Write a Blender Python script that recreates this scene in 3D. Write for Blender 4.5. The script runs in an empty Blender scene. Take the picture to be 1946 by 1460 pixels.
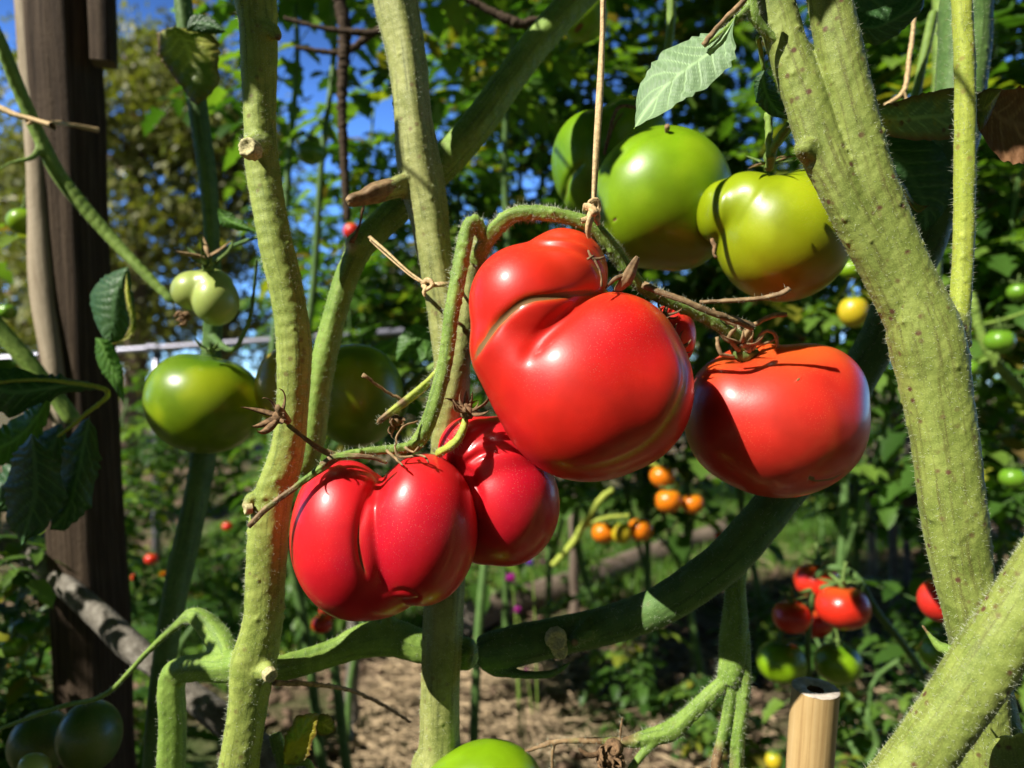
import bpy, bmesh, math, random
import numpy as np
from mathutils import Vector, Matrix, noise as mnoise
R = math.radians
random.seed(7); rng = np.random.default_rng(7)
SC = bpy.context.scene; COL = SC.collection

# ------------------------------------------------------------------ camera, sky, sun, exposure
CAMZ = 0.95; F = 1946 * 26 / 36.0
cam = bpy.data.cameras.new('camera'); cam.lens = 26; cam.sensor_width = 36
cam.clip_start = 0.02; cam.clip_end = 2000
cam.dof.use_dof = True; cam.dof.focus_distance = 0.395; cam.dof.aperture_fstop = 6.6
camo = bpy.data.objects.new('camera', cam); COL.objects.link(camo)
camo.location = (0, 0, CAMZ); camo.rotation_euler = (R(90), 0, 0); SC.camera = camo

LS = Vector((-0.60, -0.42, 0.69)).normalized()
world = bpy.data.worlds.new('World'); SC.world = world; world.use_nodes = True
nt = world.node_tree; nt.nodes.clear()
wo = nt.nodes.new('ShaderNodeOutputWorld'); bg = nt.nodes.new('ShaderNodeBackground')
sky = nt.nodes.new('ShaderNodeTexSky'); sky.sky_type = 'NISHITA'; sky.sun_disc = False
sky.sun_elevation = math.asin(LS.z); sky.sun_rotation = math.atan2(LS.x, LS.y) % (2 * math.pi)
sky.air_density = 1.0; sky.dust_density = 0.0; sky.ozone_density = 2.0; sky.altitude = 1500
tint = nt.nodes.new('ShaderNodeMix'); tint.data_type = 'RGBA'; tint.blend_type = 'MULTIPLY'
tint.inputs[0].default_value = 1.0; tint.inputs[7].default_value = (0.50, 0.80, 1.30, 1)
nt.links.new(sky.outputs[0], tint.inputs[6])
# deep blue sky, scaled: boosted low down, dimmed overhead and behind to cut fill
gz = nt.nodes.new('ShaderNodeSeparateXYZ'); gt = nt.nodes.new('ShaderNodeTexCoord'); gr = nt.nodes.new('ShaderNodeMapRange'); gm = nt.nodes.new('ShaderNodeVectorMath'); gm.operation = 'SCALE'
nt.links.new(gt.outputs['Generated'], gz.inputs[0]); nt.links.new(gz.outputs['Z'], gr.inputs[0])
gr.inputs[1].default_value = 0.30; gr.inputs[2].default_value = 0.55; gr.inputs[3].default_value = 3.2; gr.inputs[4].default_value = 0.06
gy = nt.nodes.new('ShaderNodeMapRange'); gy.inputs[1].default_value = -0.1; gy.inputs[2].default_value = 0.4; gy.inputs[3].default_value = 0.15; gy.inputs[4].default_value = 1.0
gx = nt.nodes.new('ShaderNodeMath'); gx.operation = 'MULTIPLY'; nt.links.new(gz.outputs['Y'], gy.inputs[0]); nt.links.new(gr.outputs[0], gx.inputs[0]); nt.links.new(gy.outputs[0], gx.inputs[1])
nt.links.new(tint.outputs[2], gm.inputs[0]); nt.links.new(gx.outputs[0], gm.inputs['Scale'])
# a few white clouds low in the sky
tc = nt.nodes.new('ShaderNodeTexCoord'); mp = nt.nodes.new('ShaderNodeMapping'); mp.inputs['Scale'].default_value = (1, 1, 1.6)
cn = nt.nodes.new('ShaderNodeTexNoise'); cn.inputs['Scale'].default_value = 4.2; cn.inputs['Detail'].default_value = 7; cn.inputs['Roughness'].default_value = 0.55
cr = nt.nodes.new('ShaderNodeValToRGB'); cr.color_ramp.elements[0].position = 0.54; cr.color_ramp.elements[1].position = 0.68
sx = nt.nodes.new('ShaderNodeSeparateXYZ'); mr = nt.nodes.new('ShaderNodeMapRange')
mr.inputs[1].default_value = 0.30; mr.inputs[2].default_value = 0.16; mr.inputs[3].default_value = 0; mr.inputs[4].default_value = 1
mu = nt.nodes.new('ShaderNodeMath'); mu.operation = 'MULTIPLY'
cm = nt.nodes.new('ShaderNodeMix'); cm.data_type = 'RGBA'; cm.inputs[7].default_value = (13, 13.5, 15, 1)
nt.links.new(tc.outputs['Generated'], mp.inputs[0]); nt.links.new(mp.outputs[0], cn.inputs['Vector'])
nt.links.new(cn.outputs[0], cr.inputs[0]); nt.links.new(tc.outputs['Generated'], sx.inputs[0])
nt.links.new(sx.outputs['Z'], mr.inputs[0]); nt.links.new(cr.outputs[0], mu.inputs[0]); nt.links.new(mr.outputs[0], mu.inputs[1])
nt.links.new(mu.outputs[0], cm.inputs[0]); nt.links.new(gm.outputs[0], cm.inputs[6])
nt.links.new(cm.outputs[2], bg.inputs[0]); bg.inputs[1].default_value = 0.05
nt.links.new(bg.outputs[0], wo.inputs[0])

sl = bpy.data.lights.new('sun', 'SUN'); sl.energy = 5.0; sl.angle = R(0.5); sl.color = (1.0, 0.95, 0.86)
so = bpy.data.objects.new('sun', sl); COL.objects.link(so)
so.rotation_euler = LS.to_track_quat('Z', 'Y').to_euler()
SC.cycles.diffuse_bounces = 1; SC.cycles.glossy_bounces = 2; SC.cycles.transmission_bounces = 2
SC.view_settings.view_transform = 'Standard'; SC.view_settings.look = 'None'
SC.view_settings.exposure = 0.65; SC.view_settings.gamma = 1.0

# ------------------------------------------------------------------ helpers
def P(px, py, Y): return np.array([(px - 973) / F * Y, Y, CAMZ - (py - 730) / F * Y])
def U(px, Y): return px * Y / F

def tag(o, label=None, cat=None, group=None, kind=None):
    if label: o['label'] = label
    if cat: o['category'] = cat
    if group: o['group'] = group
    if kind: o['kind'] = kind
    return o
def empty(name, loc, label, cat, group=None):
    o = bpy.data.objects.new(name, None); COL.objects.link(o); o.location = tuple(loc); o.empty_display_size = 0.02
    return tag(o, label, cat, group)
def root_loc(p):
    v = Vector((0, 0, 0))
    while p is not None:
        v = v + Vector(p.location); p = p.parent
    return np.array(v)
def mesh(name, V, Fc, attrs=None, mats=None, mi=None, smooth=True):
    me = bpy.data.meshes.new(name); V = np.asarray(V, dtype=np.float64)
    me.from_pydata(V.tolist(), [], Fc if isinstance(Fc, list) else Fc.tolist()); 
    for m in (mats or []): me.materials.append(m)
    if mi is not None: me.polygons.foreach_set('material_index', np.asarray(mi, dtype=np.int32))
    if smooth: me.polygons.foreach_set('use_smooth', np.ones(len(me.polygons), dtype=bool))
    for k, a in (attrs or {}).items():
        a = np.asarray(a, dtype=np.float32)
        if a.ndim == 1:
            at = me.attributes.new(k, 'FLOAT', 'POINT'); at.data.foreach_set('value', a)
        else:
            at = me.attributes.new(k, 'FLOAT_VECTOR', 'POINT'); at.data.foreach_set('vector', a.ravel())
    me.update(); return me
def link(name, me, parent=None, label=None):
    o = bpy.data.objects.new(name, me); COL.objects.link(o)
    if parent is not None: o.parent = parent
    if label: o['label'] = label
    return o
def obj(name, V, Fc, mat, parent=None, attrs=None, label=None, mi=None, smooth=True):
    V = np.asarray(V, dtype=float)
    if parent is not None: V = V - root_loc(parent)
    mats = mat if isinstance(mat, (list, tuple)) else [mat]
    return link(name, mesh(name, V, Fc, attrs, mats, mi, smooth), parent, label)
class MB:
    def __init__(s): s.V = []; s.F = []; s.A = {}; s.M = []; s.n = 0
    def add(s, V, Fc, mi=0, **at):
        V = np.asarray(V, dtype=float); Fc = [tuple(int(i) + s.n for i in f) for f in Fc]
        for k in at: s.A.setdefault(k, [])
        for k in s.A:
            a = at.get(k, 0.0); s.A[k].append(np.broadcast_to(np.asarray(a, dtype=float), (len(V),)) if np.ndim(a) < 1 or len(np.shape(a)) == 1 else np.asarray(a, dtype=float))
        s.V.append(V); s.F += Fc; s.M += [mi] * len(Fc); s.n += len(V)
    def build(s, name, mat, parent=None, label=None, smooth=True):
        return obj(name, np.concatenate(s.V), s.F, mat, parent, {k: np.concatenate(v) for k, v in s.A.items()}, label, s.M, smooth)
    def data(s, name, mats, smooth=True):
        return mesh(name, np.concatenate(s.V), s.F, {k: np.concatenate(v) for k, v in s.A.items()}, mats, s.M, smooth)

def spline(pts, step):
    """Catmull-Rom through rows of (x,y,z,r)."""
    p = np.asarray(pts, dtype=float)
    if len(p) == 2: p = np.array([p[0], (p[0] + p[1]) / 2, p[1]])
    q = np.vstack([2 * p[0] - p[1], p, 2 * p[-1] - p[-2]]); out = []
    for i in range(1, len(q) - 2):
        d = np.linalg.norm(q[i + 1, :3] - q[i, :3]); n = max(2, int(d / step))
        for k in range(n):
            t = k / n; a, b, c, e = q[i - 1], q[i], q[i + 1], q[i + 2]
            out.append(0.5 * ((2 * b) + (-a + c) * t + (2 * a - 5 * b + 4 * c - e) * t * t + (-a + 3 * b - 3 * c + e) * t ** 3))
    out.append(p[-1]); o = np.array(out); o[:, 3] = np.maximum(o[:, 3], 1e-5); return o
def frames(c):
    T = np.gradient(c[:, :3], axis=0); T /= np.linalg.norm(T, axis=1)[:, None] + 1e-12
    up = np.array([0.3, -1, 0.2]); u = np.cross(T[0], up); u /= np.linalg.norm(u); Us = []
    for t in T:
        u = u - t * np.dot(u, t); u /= np.linalg.norm(u) + 1e-12; Us.append(u.copy())
    Us = np.array(Us); return T, Us, np.cross(T, Us)
def tube_vf(c, sides=12, cap=True, rnd=0.0):
    T, A, B = frames(c); n = len(c); th = np.linspace(0, 2 * math.pi, sides, endpoint=False)
    rr = c[:, 3][:, None] * (1 + rnd * rng.standard_normal((n, sides)))
    V = c[:, None, :3] + rr[..., None] * (np.cos(th)[None, :, None] * A[:, None, :] + np.sin(th)[None, :, None] * B[:, None, :])
    V = V.reshape(-1, 3); Fc = []
    for i in range(n - 1):
        for j in range(sides):
            k = (j + 1) % sides; Fc.append((i * sides + j, i * sides + k, (i + 1) * sides + k, (i + 1) * sides + j))
    if cap:
        Fc.append(tuple(reversed(range(sides)))); Fc.append(tuple((n - 1) * sides + j for j in range(sides)))
    return V, Fc
def pxline(pts, step=0.004):
    """pts rows (px,py,Y,width_px) -> world spline (x,y,z,r)"""
    return spline([list(P(a, b, Y)) + [U(w, Y) / 2] for a, b, Y, w in pts], step)

_vn_seed = rng.uniform(-50, 50, (8, 3))
def fbm(V, scale, seed=0, octv=2):
    """cheap smooth noise: sums of rotated sines"""
    r = np.random.default_rng(100 + seed); out = np.zeros(len(V))
    for k in range(octv * 5):
        d = r.standard_normal(3); d /= np.linalg.norm(d); f = scale * (1.7 ** (k / 3.0))
        out += np.sin(V @ d * f + r.uniform(0, 6.28)) / (1.3 ** k)
    return out / 3.0

def vnormals(me):
    n = np.empty(len(me.vertices) * 3, dtype=np.float32); me.vertex_normals.foreach_get('vector', n); return n.reshape(-1, 3).astype(float)
def vcos(me):
    v = np.empty(len(me.vertices) * 3, dtype=np.float32); me.vertices.foreach_get('co', v); return v.reshape(-1, 3).astype(float)

# ------------------------------------------------------------------ materials
def new_mat(name):
    m = bpy.data.materials.new(name); m.use_nodes = True; t = m.node_tree; b = t.nodes['Principled BSDF']; return m, t, b
def N(t, ty, **kw):
    n = t.nodes.new('ShaderNode' + ty)
    for k, v in kw.items():
        if k.startswith('i_'): 
            key = k[2:].replace('_', ' '); n.inputs[key].default_value = v
        else: setattr(n, k, v)
    return n
def ramp(t, fac, stops):
    r = N(t, 'ValToRGB'); e = r.color_ramp.elements
    while len(e) < len(stops): e.new(0.5)
    for i, (p, c) in enumerate(stops):
        e[i].position = p; e[i].color = (*c, 1) if len(c) == 3 else c
    t.links.new(fac, r.inputs[0]); return r.outputs[0]
def noise(t, vec, scale, detail=4, rough=0.55):
    n = N(t, 'TexNoise'); n.inputs['Scale'].default_value = scale; n.inputs['Detail'].default_value = detail; n.inputs['Roughness'].default_value = rough
    if vec is not None: t.links.new(vec, n.inputs['Vector'])
    return n.outputs[0]
def mixc(t, fac, a, b, mode='MIX'):
    m = N(t, 'Mix', data_type='RGBA', blend_type=mode)
    for s, v in ((0, fac), (6, a), (7, b)):
        if hasattr(v, 'links'): t.links.new(v, m.inputs[s])
        elif s == 0: m.inputs[0].default_value = v
        else: m.inputs[s].default_value = (*v, 1)
    return m.outputs[2]
def mathn(t, op, a, b=None, c=None, clamp=False):
    m = N(t, 'Math', operation=op, use_clamp=clamp)
    for i, v in enumerate((a, b, c)):
        if v is None: continue
        if hasattr(v, 'links'): t.links.new(v, m.inputs[i])
        else: m.inputs[i].default_value = v
    return m.outputs[0]
def bump(t, b, h, strength, dist):
    n = N(t, 'Bump'); n.inputs['Strength'].default_value = strength; n.inputs['Distance'].default_value = dist
    t.links.new(h, n.inputs['Height']); t.links.new(n.outputs[0], b.inputs['Normal']); return n
def attr(t, name): 
    a = N(t, 'Attribute', attribute_name=name); return a
def geo(t): return N(t, 'TexCoord').outputs['Object']

def fruit_mat(name, body, tip=None, shoulder=None, streak=None, rough=0.30, sss=0.38, speck=(0.9, 0.5, 0.35), speck_amt=0.35, bloom=(0.8, 0.35, 0.3), scale=1.0):
    """skin of a tomato: body colour, attribute 'tint' (0..1) fades to shoulder, 'scar' browns, 'tip' blends blossom end"""
    m, t, b = new_mat(name); v = geo(t)
    n1 = noise(t, v, 28 * scale, 3); 
    c = ramp(t, n1, [(0.3, tuple(x * 0.75 for x in body)), (0.7, tuple(min(1, x * 1.15) for x in body))])
    if shoulder: c = mixc(t, attr(t, 'tint').outputs['Fac'], c, shoulder)
    if tip: c = mixc(t, attr(t, 'tip').outputs['Fac'], c, tip)
    if streak:
        n3 = noise(t, v, 16 * scale, 2); f = ramp(t, n3, [(0.52, (0, 0, 0)), (0.66, (0.55, 0.55, 0.55))]); c = mixc(t, f, c, streak)
    # fine pale lenticels
    vo = N(t, 'TexVoronoi'); vo.inputs['Scale'].default_value = 800 * scale; t.links.new(v, vo.inputs['Vector'])
    sp = ramp(t, vo.outputs['Distance'], [(0.10, (1, 1, 1)), (0.24, (0, 0, 0))])
    zone = ramp(t, noise(t, v, 22 * scale, 2), [(0.42, (0, 0, 0)), (0.68, (1, 1, 1))])
    f = mathn(t, 'MULTIPLY', sp, zone); f = mathn(t, 'MULTIPLY', f, speck_amt); c = mixc(t, f, c, speck)
    sc = attr(t, 'scar').outputs['Fac']
    nn = noise(t, v, 700 * scale, 3); sf = mathn(t, 'SUBTRACT', mathn(t, 'MULTIPLY', sc, 1.8), mathn(t, 'MULTIPLY', nn, 0.9), clamp=True)
    ye = attr(t, 'gold').outputs['Fac']; c = mixc(t, mathn(t, 'MULTIPLY', ye, mathn(t, 'ADD', nn, 0.2), clamp=True), c, (0.75, 0.33, 0.03))
    c = mixc(t, sf, c, (0.22, 0.11, 0.035))
    t.links.new(c, b.inputs['Base Color'])
    rr = mathn(t, 'ADD', rough, mathn(t, 'MULTIPLY', sf, 0.4)); 
    rr = mathn(t, 'ADD', rr, mathn(t, 'MULTIPLY', noise(t, v, 60 * scale, 4), 0.10)); t.links.new(rr, b.inputs['Roughness'])
    b.inputs['Subsurface Weight'].default_value = sss; b.inputs['Subsurface Radius'].default_value = (1.0, 0.35, 0.15) if body[0] > body[1] * 1.1 else (0.5, 1.0, 0.15); b.inputs['Subsurface Scale'].default_value = 0.010
    b.inputs['Specular IOR Level'].default_value = 0.42
    b.inputs['Coat Weight'].default_value = 0.35; b.inputs['Coat Roughness'].default_value = 0.16; b.inputs['Coat IOR'].default_value = 1.42
    h = mathn(t, 'ADD', mathn(t, 'MULTIPLY', noise(t, v, 1100 * scale, 2), 0.35), mathn(t, 'MULTIPLY', noise(t, v, 70 * scale, 3), 1.6))
    bump(t, b, h, 0.16, 0.0007)
    return m

def stem_mat(name, a, b_, dark, spots=0.5, spotc=(0.16, 0.09, 0.04), rough=0.6):
    m, t, b = new_mat(name); v = geo(t); sc = attr(t, 'sc').outputs['Vector']
    mp = N(t, 'Mapping'); mp.inputs['Scale'].default_value = (420, 420, 22); t.links.new(sc, mp.inputs[0])
    st = N(t, 'TexNoise'); st.inputs['Scale'].default_value = 1.0; st.inputs['Detail'].default_value = 3; t.links.new(mp.outputs[0], st.inputs['Vector'])
    n1 = noise(t, v, 55, 7, 0.72)
    c = ramp(t, n1, [(0.38, b_), (0.60, a)])
    c = mixc(t, ramp(t, st.outputs[0], [(0.50, (0, 0, 0)), (0.70, (0.7, 0.7, 0.7))]), c, dark)
    fz = noise(t, v, 1500, 2); c = mixc(t, ramp(t, fz, [(0.48, (0, 0, 0)), (0.70, (0.5, 0.5, 0.5))]), c, tuple(min(1, x * 1.35) for x in a))
    vo = N(t, 'TexVoronoi'); vo.inputs['Scale'].default_value = 150; vo.inputs['Randomness'].default_value = 1; t.links.new(v, vo.inputs['Vector'])
    sp = ramp(t, vo.outputs['Distance'], [(0.14, (1, 1, 1)), (0.30, (0, 0, 0))]); zn = ramp(t, noise(t, v, 60, 2), [(0.46, (0, 0, 0)), (0.58, (1, 1, 1))])
    c = mixc(t, mathn(t, 'MULTIPLY', mathn(t, 'MULTIPLY', sp, zn), spots), c, spotc)
    cut = attr(t, 'cut').outputs['Fac']; cc = ramp(t, noise(t, v, 260, 4), [(0.3, (0.34, 0.26, 0.12)), (0.6, (0.62, 0.55, 0.30)), (0.75, (0.24, 0.13, 0.06))]); c = mixc(t, cut, c, cc)
    br = attr(t, 'brown').outputs['Fac']; bc = ramp(t, noise(t, v, 190, 5), [(0.3, (0.10, 0.055, 0.025)), (0.7, (0.36, 0.24, 0.12))]); c = mixc(t, br, c, bc)
    t.links.new(c, b.inputs['Base Color']); b.inputs['Roughness'].default_value = rough; b.inputs['Specular IOR Level'].default_value = 0.3
    b.inputs['Sheen Weight'].default_value = 0.08; b.inputs['Sheen Roughness'].default_value = 0.4; b.inputs['Sheen Tint'].default_value = (0.85, 0.95, 0.6, 1)
    h = mathn(t, 'ADD', mathn(t, 'MULTIPLY', st.outputs[0], 0.7), mathn(t, 'ADD', mathn(t, 'MULTIPLY', fz, 0.5), mathn(t, 'MULTIPLY', noise(t, v, 300, 4), 0.8)))
    bump(t, b, h, 0.42, 0.0009)
    return m

def leaf_mat(name, dark, mid, light, back=None, spots=0.0, transl=0.35, blotch=None, detail=False, rough=0.5):
    m, t, b = new_mat(name); v = geo(t); rn = attr(t, 'rnd').outputs['Fac']
    c = ramp(t, rn, [(0.0, dark), (0.45, mid), (0.88, light), (0.965, (0.38, 0.36, 0.03)), (1.0, (0.22, 0.12, 0.05))])
    c = mixc(t, mathn(t, 'MULTIPLY', noise(t, v, 60 if detail else 30, 4), 0.6), c, tuple(x * 0.55 for x in mid))
    lf = attr(t, 'lf').outputs['Vector']; ve = attr(t, 'vein').outputs['Fac']
    if detail:
        c = mixc(t, mathn(t, 'MULTIPLY', ve, 0.75), c, tuple(min(1, x * 1.7 + 0.03) for x in light))
    if blotch:
        f = ramp(t, noise(t, v, 45, 4, 0.6), [(0.44, (0, 0, 0)), (0.58, (1, 1, 1))]); c = mixc(t, f, c, blotch)
        f = attr(t, 'edge').outputs['Fac']; f2 = mathn(t, 'MULTIPLY', f, mathn(t, 'ADD', noise(t, v, 80, 3), 0.35), clamp=True); c = mixc(t, f2, c, (0.14, 0.07, 0.03))
    if spots:
        vo = N(t, 'TexVoronoi'); vo.inputs['Scale'].default_value = 120; t.links.new(v, vo.inputs['Vector'])
        f = ramp(t, vo.outputs['Distance'], [(0.14, (1, 1, 1)), (0.26, (0, 0, 0))]); z = ramp(t, noise(t, v, 50, 2), [(0.48, (0, 0, 0)), (0.56, (1, 1, 1))])
        c = mixc(t, mathn(t, 'MULTIPLY', mathn(t, 'MULTIPLY', f, z), spots), c, (0.10, 0.04, 0.02))
    t.links.new(c, b.inputs['Base Color']); b.inputs['Roughness'].default_value = rough * 0.85; b.inputs['Specular IOR Level'].default_value = 0.45
    tr = N(t, 'BsdfTranslucent'); bc = mixc(t, 1.0, c, (1.5, 1.7, 0.45), 'MULTIPLY'); t.links.new(bc, tr.inputs[0])
    ms = N(t, 'MixShader'); ms.inputs[0].default_value = transl; out = t.nodes['Material Output']
    t.links.new(b.outputs[0], ms.inputs[1]); t.links.new(tr.outputs[0], ms.inputs[2]); t.links.new(ms.outputs[0], out.inputs[0])
    h = mathn(t, 'ADD', noise(t, v, 240 if detail else 90, 4), mathn(t, 'MULTIPLY', ve, 0.8)) if detail else noise(t, v, 90, 3)
    bump(t, b, h, 0.5, 0.0015 if detail else 0.003)
    return m

def wood_mat(name, c1, c2, c3, stretch=(60, 60, 5), rough=0.85, bmp=0.002, spots=None):
    m, t, b = new_mat(name); v = geo(t); sc = attr(t, 'sc').outputs['Vector']
    mp = N(t, 'Mapping'); mp.inputs['Scale'].default_value = stretch; t.links.new(sc, mp.inputs[0])
    n = N(t, 'TexNoise'); n.inputs['Scale'].default_value = 1; n.inputs['Detail'].default_value = 7; n.inputs['Roughness'].default_value = 0.65; t.links.new(mp.outputs[0], n.inputs['Vector'])
    c = ramp(t, n.outputs[0], [(0.3, c1), (0.5, c2), (0.72, c3)])
    c = mixc(t, mathn(t, 'MULTIPLY', noise(t, v, 40, 5), 0.5), c, c1)
    cut = attr(t, 'cut').outputs['Fac']; c = mixc(t, cut, c, tuple(min(1, x * 0.9 + 0.05) for x in c3))
    t.links.new(c, b.inputs['Base Color']); b.inputs['Roughness'].default_value = rough; b.inputs['Specular IOR Level'].default_value = 0.25
    bump(t, b, mathn(t, 'ADD', n.outputs[0], mathn(t, 'MULTIPLY', noise(t, v, 200, 5), 0.4)), 0.8, bmp); return m
def plain(name, c, rough=0.6, var=0.3, scale=80, spec=0.3, metal=0.0, transl=0):
    m, t, b = new_mat(name); v = geo(t)
    cc = ramp(t, noise(t, v, scale, 4), [(0.3, tuple(x * (1 - var) for x in c)), (0.7, tuple(min(1, x * (1 + var)) for x in c))])
    t.links.new(cc, b.inputs['Base Color']); b.inputs['Roughness'].default_value = rough; b.inputs['Specular IOR Level'].default_value = spec; b.inputs['Metallic'].default_value = metal
    bump(t, b, noise(t, v, scale * 3, 3), 0.3, 0.001)
    return m

M_T1 = fruit_mat('skin_big_red', (0.72, 0.018, 0.009), shoulder=(0.74, 0.075, 0.012), streak=(0.55, 0.004, 0.016), speck_amt=0.30, rough=0.38)
M_T2 = fruit_mat('skin_crimson', (0.76, 0.012, 0.02), shoulder=(0.70, 0.04, 0.012), streak=(0.50, 0.003, 0.03), speck_amt=0.28, rough=0.34)
M_T4 = fruit_mat('skin_orange_red', (0.68, 0.030, 0.018), streak=(0.60, 0.012, 0.012), shoulder=(0.76, 0.12, 0.014), speck=(0.95, 0.6, 0.3), speck_amt=0.3, rough=0.34)
M_TG = fruit_mat('skin_lime_green', (0.20, 0.37, 0.004), streak=(0.30, 0.44, 0.01), tip=(0.27, 0.17, 0.008), shoulder=(0.08, 0.22, 0.008), speck=(0.6, 0.65, 0.15), rough=0.32, sss=0.1)
M_TG2 = fruit_mat('skin_yellow_green', (0.29, 0.38, 0.004), streak=(0.40, 0.46, 0.01), tip=(0.42, 0.17, 0.008), shoulder=(0.10, 0.20, 0.01), speck=(0.75, 0.75, 0.2), rough=0.32, sss=0.1)
M_TD = fruit_mat('skin_dark_green', (0.17, 0.28, 0.006), tip=(0.16, 0.20, 0.006), shoulder=(0.06, 0.15, 0.006), streak=(0.42, 0.48, 0.01), speck=(0.4, 0.45, 0.1), rough=0.28, sss=0.08)  # pale streak colour stands in for streaks of light on the skin
M_TDIM = fruit_mat('skin_shaded_green', (0.07, 0.13, 0.02), streak=(0.14, 0.15, 0.02), shoulder=(0.03, 0.08, 0.01), rough=0.4, sss=0.1)  # green skin darkened so the bottom left pair looks shaded
M_TP = fruit_mat('skin_pale_green', (0.40, 0.48, 0.12), shoulder=(0.28, 0.40, 0.10), speck=(0.7, 0.8, 0.4), rough=0.35, sss=0.15)
M_TY = fruit_mat('skin_green_yellow', (0.46, 0.36, 0.004), shoulder=(0.12, 0.20, 0.006), streak=(0.15, 0.22, 0.006), rough=0.3)
M_SR = fruit_mat('skin_small_red', (0.72, 0.03, 0.012), shoulder=(0.5, 0.08, 0.01), rough=0.22)
M_SO = fruit_mat('skin_small_orange', (0.82, 0.22, 0.006), shoulder=(0.6, 0.25, 0.01), rough=0.25)
M_SY = fruit_mat('skin_small_yellow', (0.62, 0.48, 0.02), shoulder=(0.25, 0.35, 0.02), rough=0.25)
M_SG = fruit_mat('skin_small_green', (0.16, 0.34, 0.02), shoulder=(0.07, 0.18, 0.015), rough=0.25)

M_S1 = stem_mat('stem_yellow_green', (0.36, 0.43, 0.095), (0.22, 0.29, 0.05), (0.10, 0.15, 0.03), 0.6)
M_S2 = stem_mat('stem_olive', (0.35, 0.37, 0.12), (0.21, 0.24, 0.06), (0.10, 0.12, 0.035), 0.6)
M_S3 = stem_mat('stem_green', (0.24, 0.36, 0.065), (0.14, 0.24, 0.035), (0.07, 0.13, 0.03), 0.2)
M_S5 = stem_mat('stem_speckled', (0.28, 0.34, 0.075), (0.15, 0.20, 0.035), (0.10, 0.09, 0.025), 1.0, (0.12, 0.06, 0.03))
M_S6 = stem_mat('stem_bright', (0.42, 0.48, 0.07), (0.30, 0.38, 0.05), (0.25, 0.30, 0.05), 0.6, (0.25, 0.13, 0.05))
M_SD = stem_mat('stem_dark_green', (0.11, 0.20, 0.05), (0.06, 0.13, 0.03), (0.04, 0.07, 0.02), 0.2)  # darker albedo puts shade into the colour of the shaded vines
M_SB = plain('dried_stalk', (0.30, 0.20, 0.10), 0.85, 0.5, 300)
M_SBD = plain('dried_calyx', (0.20, 0.12, 0.06), 0.9, 0.6, 400)
M_CG = plain('green_calyx', (0.14, 0.22, 0.05), 0.6, 0.5, 300)
M_HAIR = plain('stem_hair', (0.65, 0.70, 0.50), 0.4, 0.1, 50)
M_RAF = plain('raffia', (0.62, 0.44, 0.22), 0.6, 0.35, 500)
M_LF = leaf_mat('leaf_background', (0.028, 0.08, 0.014), (0.09, 0.20, 0.03), (0.23, 0.37, 0.055), transl=0.42)
M_LT = leaf_mat('leaf_far_tree', (0.10, 0.13, 0.04), (0.22, 0.24, 0.06), (0.42, 0.38, 0.10), transl=0.3)
M_LU = leaf_mat('leaf_pale_underside', (0.24, 0.38, 0.19), (0.24, 0.38, 0.19), (0.28, 0.42, 0.2), transl=0.2, detail=True, rough=0.65)
M_LG = leaf_mat('leaf_fresh', (0.05, 0.16, 0.02), (0.08, 0.20, 0.03), (0.12, 0.26, 0.04), transl=0.35, detail=True)
M_LDK = leaf_mat('leaf_deep_green', (0.02, 0.07, 0.02), (0.035, 0.10, 0.025), (0.06, 0.14, 0.04), transl=0.25, detail=True)
M_LY = leaf_mat('leaf_yellowing', (0.28, 0.34, 0.05), (0.36, 0.38, 0.05), (0.45, 0.45, 0.08), transl=0.3, detail=True, blotch=(0.14, 0.20, 0.02), spots=0.8)
M_LYG = leaf_mat('leaf_yellow_blotched', (0.12, 0.26, 0.03), (0.16, 0.32, 0.04), (0.24, 0.38, 0.05), transl=0.35, detail=True, blotch=(0.45, 0.40, 0.03), spots=0.5)
M_LSP = leaf_mat('leaf_spotted', (0.09, 0.16, 0.06), (0.12, 0.20, 0.08), (0.20, 0.28, 0.10), transl=0.25, detail=True, blotch=(0.30, 0.29, 0.05), spots=0.9)
M_LBR = leaf_mat('leaf_dry', (0.20, 0.09, 0.04), (0.24, 0.11, 0.05), (0.30, 0.16, 0.07), transl=0.15, detail=True, rough=0.7)
M_POST = wood_mat('post_wood', (0.025, 0.016, 0.010), (0.075, 0.050, 0.030), (0.16, 0.115, 0.075), (260, 260, 7), bmp=0.004)
M_BARK = wood_mat('bark_strip', (0.22, 0.17, 0.11), (0.40, 0.33, 0.23), (0.52, 0.44, 0.32), (90, 90, 8))
M_POLE = wood_mat('grey_pole', (0.07, 0.06, 0.045), (0.20, 0.18, 0.145), (0.40, 0.37, 0.31), (70, 70, 60), bmp=0.004)
M_LOG = wood_mat('edging_log', (0.10, 0.075, 0.055), (0.20, 0.15, 0.11), (0.30, 0.24, 0.18), (30, 30, 5), bmp=0.006)
M_BAM = wood_mat('bamboo', (0.33, 0.20, 0.08), (0.62, 0.43, 0.19), (0.70, 0.52, 0.26), (300, 300, 6), 0.45, 0.0005)
M_BAMC = plain('bamboo_cut', (0.55, 0.48, 0.40), 0.9, 0.3, 200)
M_CUT = plain('pruned_cut', (0.52, 0.47, 0.24), 0.8, 0.4, 700)
M_BAMH = plain('bamboo_pith', (0.16, 0.09, 0.05), 0.95, 0.4, 300)
M_RAIL = plain('rail_metal', (0.26, 0.26, 0.32), 0.35, 0.1, 10, 0.5, 0.5)
M_PINK = plain('petal_magenta', (0.62, 0.05, 0.45), 0.6, 0.3, 200)
M_PURP = plain('petal_violet', (0.28, 0.10, 0.55), 0.6, 0.3, 200)
M_MARI = plain('petal_marigold', (0.85, 0.36, 0.01), 0.6, 0.25, 200)
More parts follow.
